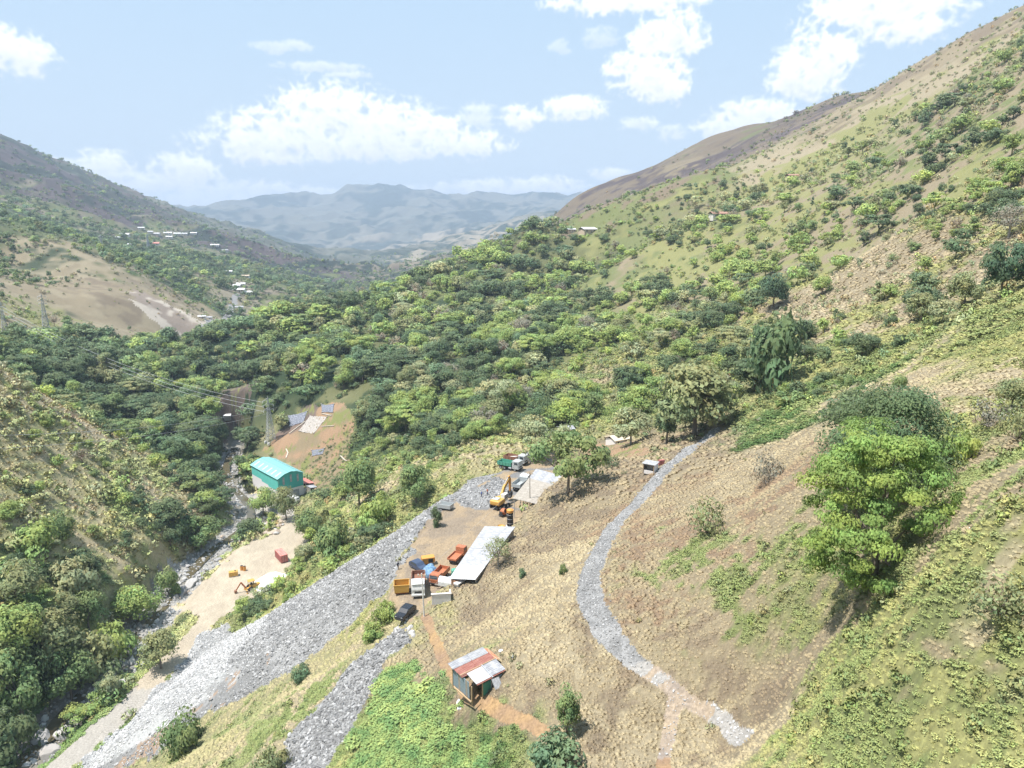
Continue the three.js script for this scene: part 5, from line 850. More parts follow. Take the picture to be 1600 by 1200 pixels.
{
  const lorry = (label, u, v, heading, m, bedH) => { const o = put(thing('small_truck', label, 'truck'), u, v, 0, heading); part(o, 'chassis', box(0.8, 0.24, 5.2, 0, 0.72, 0), M.dark); part(o, 'cab', profile([[1.0, 0.55], [2.6, 0.55], [2.62, 1.3], [2.3, 2.1], [1.1, 2.1]], 1.9, 0.06), m); part(o, 'windscreen', box(1.6, 0.62, 0.05, 0, 1.72, 2.5, -0.38), M.glass); for (const s of [-1, 1]) { part(o, 'side_window', box(0.04, 0.5, 0.8, s * 0.955, 1.72, 1.75), M.glass); part(o, 'headlight', box(0.28, 0.18, 0.06, s * 0.68, 0.95, 2.64), M.light); } part(o, 'bumper', rbox(1.9, 0.24, 0.16, 0.05, 0, 0.58, 2.66), M.dark);
    const b = part(o, 'bed', join(box(1.95, 0.1, 3.3, 0, 0.98, -0.95), box(0.08, bedH, 3.3, -0.97, 1 + bedH / 2, -0.95), box(0.08, bedH, 3.3, 0.97, 1 + bedH / 2, -0.95), box(1.95, bedH * 1.15, 0.08, 0, 1 + bedH * 0.57, 0.68), box(1.95, bedH * 0.8, 0.08, 0, 1 + bedH * 0.4, -2.6)), m); for (const z of [1.75, -1.6]) for (const s of [-1, 1]) wheel(o, s * 0.82, 0.42, z, 0.42, 0.28, s); return o; };
  lorry('orange dump truck with empty open bed parked right of the white truck', 687, 906, -0.35, M.orange, 0.85);
  const f = lorry('rusty orange flat truck with low sided bed beside the long white roof', 715, 874, 2.75, M.orange, 0.4); 
}
const car = (label, u, v, heading, m, cover) => { const o = put(thing('car', label, 'car'), u, v, 0, heading); part(o, 'body', profile([[-2.05, 0.35], [2.05, 0.35], [2.1, 0.75], [1.9, 0.98], [0.95, 1.04], [0.35, 1.5], [-1.2, 1.52], [-1.95, 1.08], [-2.1, 0.9]], 1.72, 0.09), m); if (!cover) { part(o, 'windscreen', box(1.4, 0.62, 0.05, 0, 1.27, 0.68, -0.92), M.glass); part(o, 'rear_window', box(1.36, 0.62, 0.05, 0, 1.3, -1.62, 0.98), M.glass); for (const s of [-1, 1]) { part(o, 'side_window', box(0.04, 0.36, 1.7, s * 0.862, 1.27, -0.4), M.glass); part(o, 'headlight', rbox(0.34, 0.16, 0.1, 0.04, s * 0.6, 0.78, 2.1), M.light); } } for (const z of [1.3, -1.3]) for (const s of [-1, 1]) wheel(o, s * 0.78, 0.33, z, 0.33, 0.22, s); part(o, 'bumper', rbox(1.7, 0.22, 0.16, 0.05, 0, 0.45, 2.12), M.dark); return o; };
car('black car parked below the white dump truck at the yard edge', 634, 962, -0.45, M.blackPaint); car('dark blue car parked behind the white dump truck', 654, 889, 0.75, M.bluePaint);
{ const o = put(thing('covered_pile', 'pile covered by a blue tarpaulin beside the dark blue car', 'covered pile'), 672, 897, 0, 0.2), g = new THREE.SphereGeometry(1, 22, 12, 0, 6.3, 0, 1.57), a = g.attributes.position; for (let k = 0; k < a.count; k++) { const n = 1 + 0.25 * noise(a.getX(k) * 2.4, a.getZ(k) * 2.4 + a.getY(k)); a.setXYZ(k, a.getX(k) * 1.5 * n, a.getY(k) * 1.7 * n, a.getZ(k) * 1.9 * n); } g.computeVertexNormals(); part(o, 'tarpaulin', g, M.blueTarp);
  part(o, 'rope', new THREE.TorusGeometry(1.45, 0.03, 5, 30).rotateX(1.57).translate(0, 0.5, 0), M.steel); }
{ // yellow excavator
  const o = put(thing('excavator', 'yellow orange excavator digging grey gravel in the middle of the yard', 'excavator'), 781, 792, 0, 0);
  const under = part(o, 'undercarriage', join(box(1.6, 0.4, 1.6, 0, 0.75, 0), cyl(0.7, 0.7, 0.3, 0, 1.05, 0)), M.dark); under.rotation.y = 2.3; for (const s of [-1, 1]) { const t = part(o, 'track', rbox(0.62, 0.92, 4.3, 0.28, s * 1.25, 0.47, 0), M.tyre); t.rotation.y = 2.3; for (let k = 0; k < 3; k++) part(t, 'roller', cyl(0.26, 0.26, 0.68, s * 1.25, 0.42, -1.2 + k * 1.2, 0, Math.PI / 2, 10), M.steel); }
  const top = new THREE.Group(); top.name = 'upper_body'; o.add(top); top.rotation.y = 2.65;
  part(top, 'house', join(rbox(2.7, 1.15, 2.7, 0.22, 0, 1.85, -0.9), rbox(2.75, 1.25, 1.2, 0.4, 0, 1.85, -2.1), box(1.0, 0.8, 1.6, 0.75, 1.7, 0.9)), M.yellow); part(top, 'cab', rbox(1.05, 1.65, 1.75, 0.12, -0.8, 2.35, 0.85), M.white, 'pale cab'); part(top, 'cab_window', join(box(0.9, 0.95, 0.04, -0.8, 2.55, 1.74), box(0.04, 0.85, 1.4, -1.335, 2.6, 0.85), box(0.04, 0.85, 1.4, -0.265, 2.6, 0.85)), M.glass); part(top, 'cab_roof', rbox(1.1, 0.1, 1.8, 0.04, -0.8, 3.2, 0.85), M.white); part(top, 'exhaust', cyl(0.08, 0.08, 0.7, 0.7, 2.7, -1.2), M.dark); part(top, 'engine_hood', rbox(1.7, 0.25, 1.5, 0.08, 0.3, 2.5, -1.3), M.greyPaint);
  part(top, 'boom', profile([[0.5, 1.9], [1.0, 1.7], [2.3, 3.9], [4.9, 5.6], [4.9, 6.0], [4.4, 5.95], [1.9, 4.6], [0.3, 2.4]], 0.5, 0.05), M.yellow); part(top, 'stick', profile([[4.2, 6.3], [4.7, 6.5], [5.4, 5.4], [5.3, 2.2], [4.95, 2.2], [4.7, 5.3]], 0.36, 0.04), M.orangeYellow);
  part(top, 'bucket', profile([[5.35, 2.4], [5.6, 1.6], [5.2, 0.9], [4.5, 0.75], [4.25, 1.0], [4.8, 1.3], [4.9, 2.3]], 1.1, 0.04), M.dark); part(top, 'hydraulic_ram', join(bar(V3(0.3, 1.9, 1.0), V3(0.3, 4.3, 2.4), 0.09), bar(V3(-0.3, 1.9, 1.0), V3(-0.3, 4.3, 2.4), 0.09), bar(V3(0, 5.0, 2.4), V3(0, 6.3, 4.4), 0.09)), M.steel);
}
{ // yellow backhoe loader at the river terrace
  const o = put(thing('backhoe_loader', 'dusty yellow backhoe loader with its arm down on the river terrace', 'loader'), 396, 921, -45, 2.2);
  part(o, 'body', join(rbox(1.3, 1.0, 3.0, 0.1, 0, 1.4, 0.6), box(0.8, 0.3, 5.4, 0, 0.9, 0)), M.yellow); part(o, 'cab', join(...[[-0.75, -0.6], [0.75, -0.6], [-0.75, 0.9], [0.75, 0.9]].map(([x, z]) => box(0.1, 1.6, 0.1, x, 2.5, z - 0.7)), rbox(1.8, 0.12, 2.0, 0.05, 0, 3.3, -0.5)), M.yellow); part(o, 'seat', rbox(0.6, 0.8, 0.6, 0.08, 0, 2.1, -0.5), M.dark); part(o, 'cab_glass', box(1.4, 1.1, 0.04, 0, 2.6, 0.2), M.glass);
  for (const [z, r] of [[1.9, 0.55], [-1.0, 0.85]]) for (const s of [-1, 1]) wheel(o, s * 1.0, r, z, r, 0.45, s);
  part(o, 'loader_arm', join(beam(V3(-0.7, 1.8, 0.8), V3(-0.7, 0.8, 3.0), 0.16, 0.28), beam(V3(0.7, 1.8, 0.8), V3(0.7, 0.8, 3.0), 0.16, 0.28)), M.yellow); part(o, 'front_bucket', profile([[2.9, 1.2], [3.0, 0.3], [3.9, 0.15], [3.1, 0.1], [2.8, 0.3], [2.8, 1.25]], 2.2, 0.03), M.rustBed);
  part(o, 'backhoe_arm', join(beam(V3(0, 1.2, -2.2), V3(0.6, 3.2, -3.4), 0.35, 0.4), beam(V3(0.6, 3.2, -3.4), V3(0.9, 0.9, -4.9), 0.28, 0.34)), M.orange); part(o, 'backhoe_bucket', rbox(0.9, 0.8, 0.8, 0.15, 0.95, 0.55, -5.1), M.rustBed); part(o, 'stabiliser', join(box(3.0, 0.2, 0.25, 0, 0.8, -2.3), box(0.4, 0.1, 0.4, -1.5, 0.1, -2.3), box(0.4, 0.1, 0.4, 1.5, 0.1, -2.3)), M.yellow);
}
{ const o = put(thing('shipping_container', 'red brown shipping container on the lower river road', 'container'), 440, 874, -45, 0.64 - Math.PI / 2 + 1.57); const w = 2.44, h = 2.6, l = 6.06; part(o, 'body', join(box(w - 0.1, h - 0.1, l - 0.1, 0, h / 2 + 0.1, 0), ...Array.from({ length: 20 }, (_, k) => box(w - 0.02, h - 0.3, 0.14, 0, h / 2 + 0.1, -l / 2 + 0.35 + k * 0.28))), M.container); part(o, 'corner_post', join(...[-1, 1].flatMap((x) => [-1, 1].map((z) => box(0.16, h, 0.16, x * (w / 2 - 0.08), h / 2 + 0.1, z * (l / 2 - 0.08))))), M.container); part(o, 'roof', box(w, 0.08, l, 0, h + 0.1, 0), M.redRoof); for (const s of [-1, 1]) { const d = part(o, 'door', box(w / 2 - 0.12, h - 0.3, 0.08, (s * w) / 4, h / 2 + 0.1, l / 2 + 0.02), M.container); part(d, 'locking_bar', box(0.05, h - 0.4, 0.05, s * 0.35, h / 2 + 0.1, l / 2 + 0.09), M.steel); } }
{ const o = put(thing('skip', 'yellow open steel skip beside the white dump truck', 'skip'), 628, 925, 0, 0.15); part(o, 'shell', join(box(2.6, 0.1, 2.2, 0, 0.5, 0), box(0.1, 1.4, 2.2, -1.3, 1.2, 0, 0, 0, 0.1), box(0.1, 1.4, 2.2, 1.3, 1.2, 0, 0, 0, -0.1), box(2.6, 1.4, 0.1, 0, 1.2, 1.1), box(2.6, 1.5, 0.1, 0, 1.25, -1.1)), M.yellow); for (const z of [-0.6, 0.6]) part(o, 'skid', box(2.4, 0.4, 0.2, 0, 0.25, z), M.orange); part(o, 'rim', join(box(2.9, 0.12, 0.14, 0, 1.9, 1.1), box(2.9, 0.12, 0.14, 0, 1.95, -1.1)), M.yellow);
  const g = put(thing('generator', 'orange machine housing behind the blue covered pile', 'machine'), 669, 881, 0, 0.3); part(g, 'housing', rbox(2.6, 1.3, 1.5, 0.15, 0, 1.0, 0), M.orangeYellow); part(g, 'panel', box(0.9, 0.8, 0.05, 0.4, 1.0, 0.77), M.dark); for (const s of [-1, 1]) wheel(g, 0.8, 0.35, s * 0.75, 0.35, 0.2, s); part(g, 'tow_bar', beam(V3(-1.2, 0.6, 0), V3(-2.6, 0.4, 0), 0.12), M.orange);
  const t = put(thing('tank_trailer', 'white half round tank on wooden skids near the low wall', 'tank'), 699, 921, 0, 1.25); part(t, 'tank', (() => { const q = new THREE.CylinderGeometry(0.95, 0.95, 2.9, 20, 1, false, 0, Math.PI).rotateX(Math.PI / 2).rotateZ(Math.PI / 2 + 1.57); return q.translate(0, 0.7, 0); })(), M.white); part(t, 'side', box(1.9, 0.8, 2.9, 0, 0.55, 0), M.white); for (const s of [-1, 1]) part(t, 'skid', box(0.18, 0.2, 4.4, s * 0.7, 0.1, 0), M.oldWood); part(t, 'hatch', cyl(0.26, 0.26, 0.14, 0, 1.66, 0.5), M.steel);
  const p = put(thing('pit_box', 'rusty orange steel box beside the white tank', 'steel box'), 715, 928, 0, 0.6); part(p, 'shell', join(box(1.8, 1.0, 0.1, 0, 0.6, 0.7), box(1.8, 1.0, 0.1, 0, 0.6, -0.7), box(0.1, 1.0, 1.4, -0.9, 0.6, 0), box(0.1, 1.0, 1.4, 0.9, 0.6, 0)), M.orangeRust); part(p, 'floor', box(1.8, 0.1, 1.4, 0, 0.15, 0), M.rustBed);
  const s = put(thing('silo', 'tall black upright tank with orange top in the yard', 'silo'), 797, 823, 0, 0); part(s, 'shell', cyl(0.72, 0.72, 3.4, 0, 1.8, 0, 0, 0, 22), M.blackPaint); part(s, 'cap', join(cyl(0.8, 0.8, 0.55, 0, 3.7, 0, 0, 0, 22), cyl(0.3, 0.75, 0.25, 0, 4.05, 0, 0, 0, 22)), M.orangeYellow); part(s, 'base', cyl(0.9, 0.95, 0.2, 0, 0.1, 0, 0, 0, 22), M.concrete); for (const y of [0.9, 1.9, 2.9]) part(s, 'band', new THREE.TorusGeometry(0.73, 0.03, 5, 24).rotateX(1.57).translate(0, y, 0), M.steel);
  const y = put(thing('basin', 'round yellow basin on the ground left of the black tank', 'basin'), 783, 825, 0, 0); part(y, 'bowl', new THREE.LatheGeometry([[0.05, 0.1], [0.55, 0.1], [0.75, 0.55], [0.8, 0.55], [0.62, 0.05], [0.05, 0.05]].map((q) => new THREE.Vector2(...q)), 20), M.yellow); part(y, 'foot', cyl(0.5, 0.55, 0.1, 0, 0.05, 0), M.dark);
  const m = put(thing('cement_mixer', 'orange drum mixer standing beside the black tank', 'mixer'), 787, 806, 0, 0.8); part(m, 'drum', new THREE.LatheGeometry([[0.02, -0.9], [0.55, -0.8], [0.85, 0], [0.5, 0.75], [0.48, 0.75], [0.8, 0]].map((q) => new THREE.Vector2(...q)), 18).rotateX(1.1).translate(0, 1.1, 0), M.orange); part(m, 'frame', join(box(1.9, 0.14, 0.14, 0, 0.35, 0.5), box(1.9, 0.14, 0.14, 0, 0.35, -0.5), box(0.14, 1.0, 0.9, -0.95, 0.8, 0), box(0.14, 1.0, 0.9, 0.95, 0.8, 0)), M.dark); for (const q of [-1, 1]) wheel(m, q * 0.9, 0.3, -0.5, 0.3, 0.16, q);
  const k = put(thing('tipper', 'grey steel tipper body lying at the rim of the rubble slope', 'tipper body'), 696, 795, 0, 1.2); part(k, 'shell', join(box(2.0, 0.1, 3.4, 0, 0.5, 0), box(0.1, 0.9, 3.4, -1.0, 0.95, 0), box(0.1, 0.9, 3.4, 1.0, 0.95, 0), box(2, 0.9, 0.1, 0, 0.95, 1.7)), M.greyPaint); for (const z of [-1, 1]) part(k, 'rib', box(2.2, 0.14, 0.14, 0, 0.38, z), M.dark);
  const b = put(thing('plastic_barrel', 'dark green covered barrel stack beside the white roof front', 'barrels'), 708, 912, 0, 0.2); for (const [x, z, h] of [[0, 0, 1.1], [0.7, 0.2, 1.1], [0.3, -0.6, 1.1]]) { const q = part(b, 'barrel', cyl(0.34, 0.34, h, x, h / 2, z, 0, 0, 16), M.green); part(q, 'lid', cyl(0.3, 0.3, 0.05, x, h + 0.02, z, 0, 0, 16), M.dark); } part(b, 'cover', rbox(1.2, 0.9, 1.1, 0.3, 0.3, 1.4, -0.1), M.greenPaint);
  const w = put(thing('white_truck', 'white truck standing in front of the hangar trees', 'truck'), 459, 784, -45, 1.1); part(w, 'cab', profile([[0.9, 0.6], [2.5, 0.6], [2.55, 1.4], [2.2, 2.2], [0.95, 2.2]], 1.9, 0.06), M.white); part(w, 'windscreen', box(1.6, 0.6, 0.05, 0, 1.8, 2.42, -0.38), M.glass); part(w, 'cargo_box', rbox(2.1, 1.9, 3.6, 0.05, 0, 1.75, -1.1), M.white); part(w, 'chassis', box(0.9, 0.2, 5, 0, 0.65, 0), M.dark); for (const z of [1.7, -1.9]) for (const q of [-1, 1]) wheel(w, q * 0.85, 0.42, z, 0.42, 0.28, q);
  const yb = put(thing('water_tank', 'pale yellow rectangular tank beside the river terrace', 'tank'), 365, 900, -45, 0.4); part(yb, 'shell', rbox(2.8, 1.5, 1.6, 0.12, 0, 0.95, 0), M.yellow); part(yb, 'lid', cyl(0.3, 0.3, 0.1, 0.6, 1.75, 0), M.dark); part(yb, 'stand', join(box(2.6, 0.2, 0.15, 0, 0.1, 0.6), box(2.6, 0.2, 0.15, 0, 0.1, -0.6)), M.steel);
  const ob = put(thing('oil_drums', 'orange drum pair beside the pale yellow tank', 'drums'), 380, 891, -45, 0); for (const x of [-0.5, 0.55]) { const q = part(ob, 'drum', cyl(0.5, 0.5, 1.5, x, 0.75, 0.3 * x, 0, 0, 16), M.orangeYellow); part(q, 'lid', cyl(0.44, 0.44, 0.06, x, 1.52, 0.3 * x, 0, 0, 16), M.dark); } }
// heaps
const heap_ = (name, label, u, v, y, r, h, m, seed) => { const o = put(thing(name, label, 'heap'), u, v, y), g = new THREE.CircleGeometry(1, 40).toNonIndexed(), L = { p: [], i: [] }; const n = 26; for (let a = 0; a <= n; a++) for (let b = 0; b <= 40; b++) { const t = (b / 40) * 6.2832, q = a / n, k = 1 + 0.22 * noise(Math.cos(t) * 1.3 + seed, Math.sin(t) * 1.3); L.p.push(Math.cos(t) * q * r * k, h * Math.max(0, 1 - Math.pow(q, 1.25)) + 0.28 * noise(Math.cos(t) * q * 5 + seed, Math.sin(t) * q * 5) * (1 - q) - 0.2, Math.sin(t) * q * r * k * 0.8); } for (let a = 0; a < n; a++) for (let b = 0; b < 40; b++) { const k = a * 41 + b; L.i.push(k, k + 1, k + 42, k, k + 42, k + 41); } const ge = new THREE.BufferGeometry(); ge.setAttribute('position', new THREE.Float32BufferAttribute(L.p, 3)); ge.setIndex(L.i); ge.computeVertexNormals(); part(o, 'heap', ge, m); return o; };
heap_('sand_heap', 'bright white sand heap beside the backhoe loader', 428, 912, -45, 7.5, 4.2, mat(0.80, 0.79, 0.77), 3); 

// poles, pylons and wires
const pole = (label, u, v, hp, lean, y, r = 0.13, m = M.concrete, arm = true) => { const p = y === undefined ? P(u, v) : level(u, v, y), k = pixel(p.x, p.y, -p.z)[2] / FOCAL, h = (hp * k) / 0.9, o = thing('utility_pole', label, 'pole'); o.position.set(p.x, land(p.x, -p.z), p.z); const s = V3(0, -0.5, 0), e = V3(lean * h, h, 0); part(o, 'shaft', new THREE.CylinderGeometry(r * 0.75, r * 1.15, s.distanceTo(e), 10).applyMatrix4(new THREE.Matrix4().compose(s.clone().add(e).multiplyScalar(0.5), new THREE.Quaternion().setFromUnitVectors(V3(0, 1, 0), e.clone().sub(s).normalize()), V3(1, 1, 1))), m); if (arm) { part(o, 'cross_arm', box(1.5, 0.12, 0.12, lean * h * 0.95, h * 0.95, 0), M.wood); for (const x of [-0.6, 0.6]) part(o, 'insulator', cyl(0.07, 0.09, 0.22, lean * h * 0.95 + x, h * 0.95 + 0.16, 0), M.light); } return e.add(o.position); };
const poleTop = pole('grey concrete utility pole at the near corner of the yard beside the footpath', 663, 962, 66, -0.03, 0.4);
const poleTop2 = pole('thin dark utility pole in front of the open work shed', 828, 808, 52, -0.01, 0, 0.1, M.oldWood);
pole('leaning yellow post with white top on the crest near the dark layered tree', 1209, 606, 26, -0.14, undefined, 0.22, M.orangeYellow, false);
pole('thin white pole among the trees of the left gorge', 220, 538, 18, 0, undefined, 0.2, M.block, false); pole('short white pole at the edge of the left gorge trees', 70, 552, 10, 0, undefined, 0.25, M.block, false);
{ const o = thing('dead_stick', 'thin bare dead branch sticking out of the rubble slope', 'branch'), p = P(391, 992); o.position.copy(p); part(o, 'stem', join(bar(V3(0, -0.3, 0), V3(-1.6, 3.8, -0.6), 0.07), bar(V3(-0.9, 2.1, -0.3), V3(-1.9, 2.9, -0.2), 0.04)), M.dark); part(o, 'twig', bar(V3(-1.4, 3.3, -0.5), V3(-1.1, 4.2, -0.7), 0.03), M.dark); }
const tops = [];
const pylon = (label, u, v, hp, y) => {
  const p = y === undefined ? P(u, v) : level(u, v, y), k = pixel(p.x, p.y, -p.z)[2] / FOCAL, h = (hp * k) / 0.97, o = thing('pylon', label, 'pylon', undefined); o.position.set(p.x, land(p.x, -p.z), p.z); o.rotation.y = 0.7;
  const w0 = h * 0.085, w1 = h * 0.022, at = (t) => lerp(w0, w1, Math.min(1, t / 0.72)), r = Math.max(0.07, 0.35 * k), m = M.steel, C4 = [[-1, -1], [1, -1], [1, 1], [-1, 1]];
  for (const [a, b] of C4) part(o, 'leg', join(bar(V3(a * w0, -0.5, b * w0), V3(a * w1, h * 0.72, b * w1), r), bar(V3(a * w1, h * 0.72, b * w1), V3(0, h, 0), r * 0.8)), m);
  const L = []; for (let i = 0; i < 9; i++) { const t0 = i * 0.08, t1 = t0 + 0.08; for (let q = 0; q < 4; q++) { const A = C4[q], B = C4[(q + 1) % 4], c = (P_, t) => V3(P_[0] * at(t), h * t, P_[1] * at(t)); L.push(bar(c(A, t0), c(B, t1), r * 0.55, 4), bar(c(B, t0), c(A, t1), r * 0.55, 4), bar(c(A, t1), c(B, t1), r * 0.5, 4)); } }
  part(o, 'lattice', join(...L), m);
  for (const t of [0.70, 0.80, 0.90]) { const s = h * 0.105; part(o, 'cross_arm', join(bar(V3(-s, h * t, 0), V3(s, h * t, 0), r * 0.7), bar(V3(-s, h * t, 0), V3(0, h * (t + 0.05), 0), r * 0.6), bar(V3(s, h * t, 0), V3(0, h * (t + 0.05), 0), r * 0.6)), m); for (const q of [-1, 1]) part(o, 'insulator', cyl(0.14, 0.14, h * 0.045, q * s, h * t - h * 0.0225, 0, 0, 0, 6), M.light); }
  part(o, 'footing', join(...C4.map(([a, b]) => box(1.0, 1.2, 1.0, a * w0, -0.2, b * w0))), M.concrete); tops.push([o.position.clone(), h]); return o;
};
pylon('tall lattice pylon above the teal hangar at the edge of the earth bank', 424, 697, 72, -41); pylon('lattice pylon on the brown middle hill at the left', 72, 512, 52); pylon('lattice pylon at the left edge in front of the brown middle hill', 9, 524, 52); pylon('faint thin pylon below the white roofed village houses', 160, 394, 26); pylon('faint thin pylon right of the village below the red roof', 232, 388, 22);
const wire = (name, label, a, b, sag, r) => { const o = thing(name, label, 'wire'); const c = a.clone().lerp(b, 0.5).add(V3(0, -sag, 0)); part(o, 'strand', new THREE.TubeGeometry(new THREE.QuadraticBezierCurve3(a, c, b), 24, r, 4), M.steel); };
{ const [p, h] = tops[0], [q, g] = tops[2]; [[0.70, 'lowest'], [0.80, 'middle'], [0.90, 'topmost']].forEach(([t, w]) => wire('power_line', w + ' power line strung from the pylon above the hangar across the gorge', p.clone().add(V3(-h * 0.1, h * t - 1, 0)), q.clone().add(V3(0, g * t - 1, 0)), 16, 0.07));
  const far = V3(-150, -2, -175); ['upper', 'lower'].forEach((w, i) => wire('power_line', w + ' power line crossing in front of the left grassy spur', p.clone().add(V3(-1, h * (0.72 - 0.1 * i), 1)), far.clone().add(V3(0, 14 - i * 4, 0)), 6, 0.05)); wire('power_line', 'thin wire between the two utility poles of the yard', poleTop.clone(), poleTop2.clone(), 1.2, 0.02); wire('power_line', 'thin wire from the near utility pole to the white roofed shed', poleTop.clone().add(V3(0, -0.5, 0)), level(726, 902, 4.6), 0.5, 0.02); }

// houses far off: walls, gable roof, door and windows
const house = (label, u, v, wp, roofM, turn = 0.4, deep = 0.75, wallM = M.wall, from = 30) => {
  const p = P(u, v, from), k = pixel(p.x, p.y, -p.z)[2] / FOCAL, w = wp * k * 0.88, d = w * deep, h = Math.min(w * 0.34, 3.6), rh = w * 0.13, o = thing('house', label, 'house'); o.position.set(p.x, p.y - 0.3, p.z); o.rotation.y = turn;
  part(o, 'wall', join(box(w, h + 1.6, 0.2, 0, h / 2 - 0.8, d / 2), box(w, h + 1.6, 0.2, 0, h / 2 - 0.8, -d / 2), box(0.2, h + 1.6, d - 0.2, -w / 2 + 0.1, h / 2 - 0.8, 0), box(0.2, h + 1.6, d - 0.2, w / 2 - 0.1, h / 2 - 0.8, 0)), wallM);
  const e = w * 0.07; for (const s of [-1, 1]) part(o, 'roof', sheet([V3(-w / 2 - e, h + rh, 0), V3(-w / 2 - e, h - 0.1, s * (d / 2 + e)), V3(w / 2 + e, h - 0.1, s * (d / 2 + e)), V3(w / 2 + e, h + rh, 0)], 6, 0.03, 0.08, 0.08), roofM);
  part(o, 'door', box(w * 0.11, h * 0.72, 0.1, w * 0.08, h * 0.36, d / 2 + 0.12), M.oldWood); for (const x of [-0.3, 0.32]) { const q = part(o, 'window', box(w * 0.14, h * 0.36, 0.1, w * x, h * 0.58, d / 2 + 0.12), M.oldWood); part(q, 'pane', box(w * 0.11, h * 0.28, 0.06, w * x, h * 0.58, d / 2 + 0.16), M.pane); } return o;
};
for (const a of [
  [892, 362, 14, M.roofWhite, 0.3, 0.8, M.wallTan, 'small white roofed house on the wooded crest, left of the larger one'], [918, 364, 26, M.roofWhite, 0.5, 0.7, M.wallTan, 'brown walled house with pale roof on the wooded crest'], [1122, 341, 28, M.roofBrown, 0.2, 0.6, M.wall, 'house with brown roof among trees on the upper far slope'], [1238, 280, 20, M.roofBrown, 0.2, 0.6, M.wallTan, 'long low brown house high on the far slope below the grass spur'], [1256, 279, 12, M.zinc, 0.2, 0.6, M.wallTan, 'small grey roofed hut beside the long low house high on the far slope'],
  [966, 692, 34, M.cream, 0.5, 0.8, M.block, 'white walled house above the orange bank beside the feathery tree'], [884, 674, 24, M.zinc, 0.3, 0.9, M.wallTan, 'grey roofed house half hidden in the wood behind the yard'], [1044, 692, 16, M.zinc, 0.3, 0.7, M.block, 'small white walled house behind the dark slim tree'], [355, 651, 12, M.roofWhite, 0.3, 0.8, M.oldWood, 'little white roofed hut on the dark bank of the gorge'],
  [167, 373, 10, M.roofWhite, 0.2, 0.7, M.wall, 'white roofed house at the left end of the village'], [184, 373, 9, M.roofWhite, 0.4, 0.7, M.wall, 'white house second from the left end of the village'], [195, 369, 16, M.roofWhite, 0.1, 0.5, M.wall, 'long white roofed house in the left half of the village'], [221, 358, 10, M.roofWhite, 0.3, 0.6, M.wall, 'lone white house above the village on the slope'], [235, 364, 8, M.roofWhite, 0.5, 0.7, M.wall, 'small white house in the middle of the village'], [246, 367, 9, M.roofWhite, 0, 0.7, M.wall, 'white house just right of the village middle'], [262, 366, 13, M.roofWhite, 0.3, 0.7, M.wall, 'larger white roofed house in the right half of the village'], [265, 372, 10, M.roofWhite, 0.2, 0.6, M.wall, 'white house just below the larger village house'], [277, 367, 11, M.roofWhite, 0.4, 0.6, M.wall, 'white house third from the right end of the village'], [289, 367, 9, M.roofWhite, 0.1, 0.6, M.wall, 'white house second from the right end of the village'], [303, 366, 10, M.roofWhite, 0.2, 0.6, M.wall, 'white house at the right end of the village'], [241, 383, 16, M.redRoof, 0.3, 0.6, M.wall, 'red roofed house below the village'], [190, 386, 13, M.roofBrown, 0.2, 0.5, M.wall, 'brown roofed house below the village on the left'], [203, 384, 9, M.roofWhite, 0.2, 0.6, M.wall, 'white house beside the brown roofed one below the village'], [336, 385, 13, M.roofWhite, 0.3, 0.6, M.wall, 'white house above the grass field right of the village'], [352, 393, 10, M.zinc, 0.2, 0.6, M.wall, 'grey roofed house among trees right of the grass field'], [305, 409, 7, M.roofWhite, 0.1, 0.7, M.wall, 'tiny white hut on the lower edge of the grass field'],
  [357, 427, 12, M.roofWhite, 0.4, 0.6, M.wall, 'white house beside the pale winding road'], [384, 434, 12, M.wallTan, 0.2, 0.6, M.wall, 'tan house by the bend of the pale road'], [377, 447, 14, M.roofWhite, 0.1, 0.6, M.wall, 'white house between road bend and roadside roofs'], [397, 444, 10, M.cream, 0.3, 0.6, M.wall, 'cream house right of the road bend'], [374, 456, 18, M.roofWhite, 0.15, 0.6, M.wall, 'big white roofed building at the top of the road'], [390, 460, 16, M.roofWhite, 0.15, 0.5, M.wall, 'second big white roof right beside the road'], [370, 449, 12, M.roofWhite, 0.15, 0.5, M.wall, 'white roof just above the big roadside roof'], [374, 483, 13, M.zinc, 0.3, 0.7, M.wall, 'grey roofed house beside the lower road'], [316, 497, 12, M.roofWhite, 0.2, 0.6, M.wall, 'white house at the foot of the rock slide'], [327, 498, 10, M.zinc, 0.3, 0.7, M.wall, 'grey hut at the foot of the rock slide near the road'],
]) house(a[7], ...a.slice(0, 6), a[6], 200);

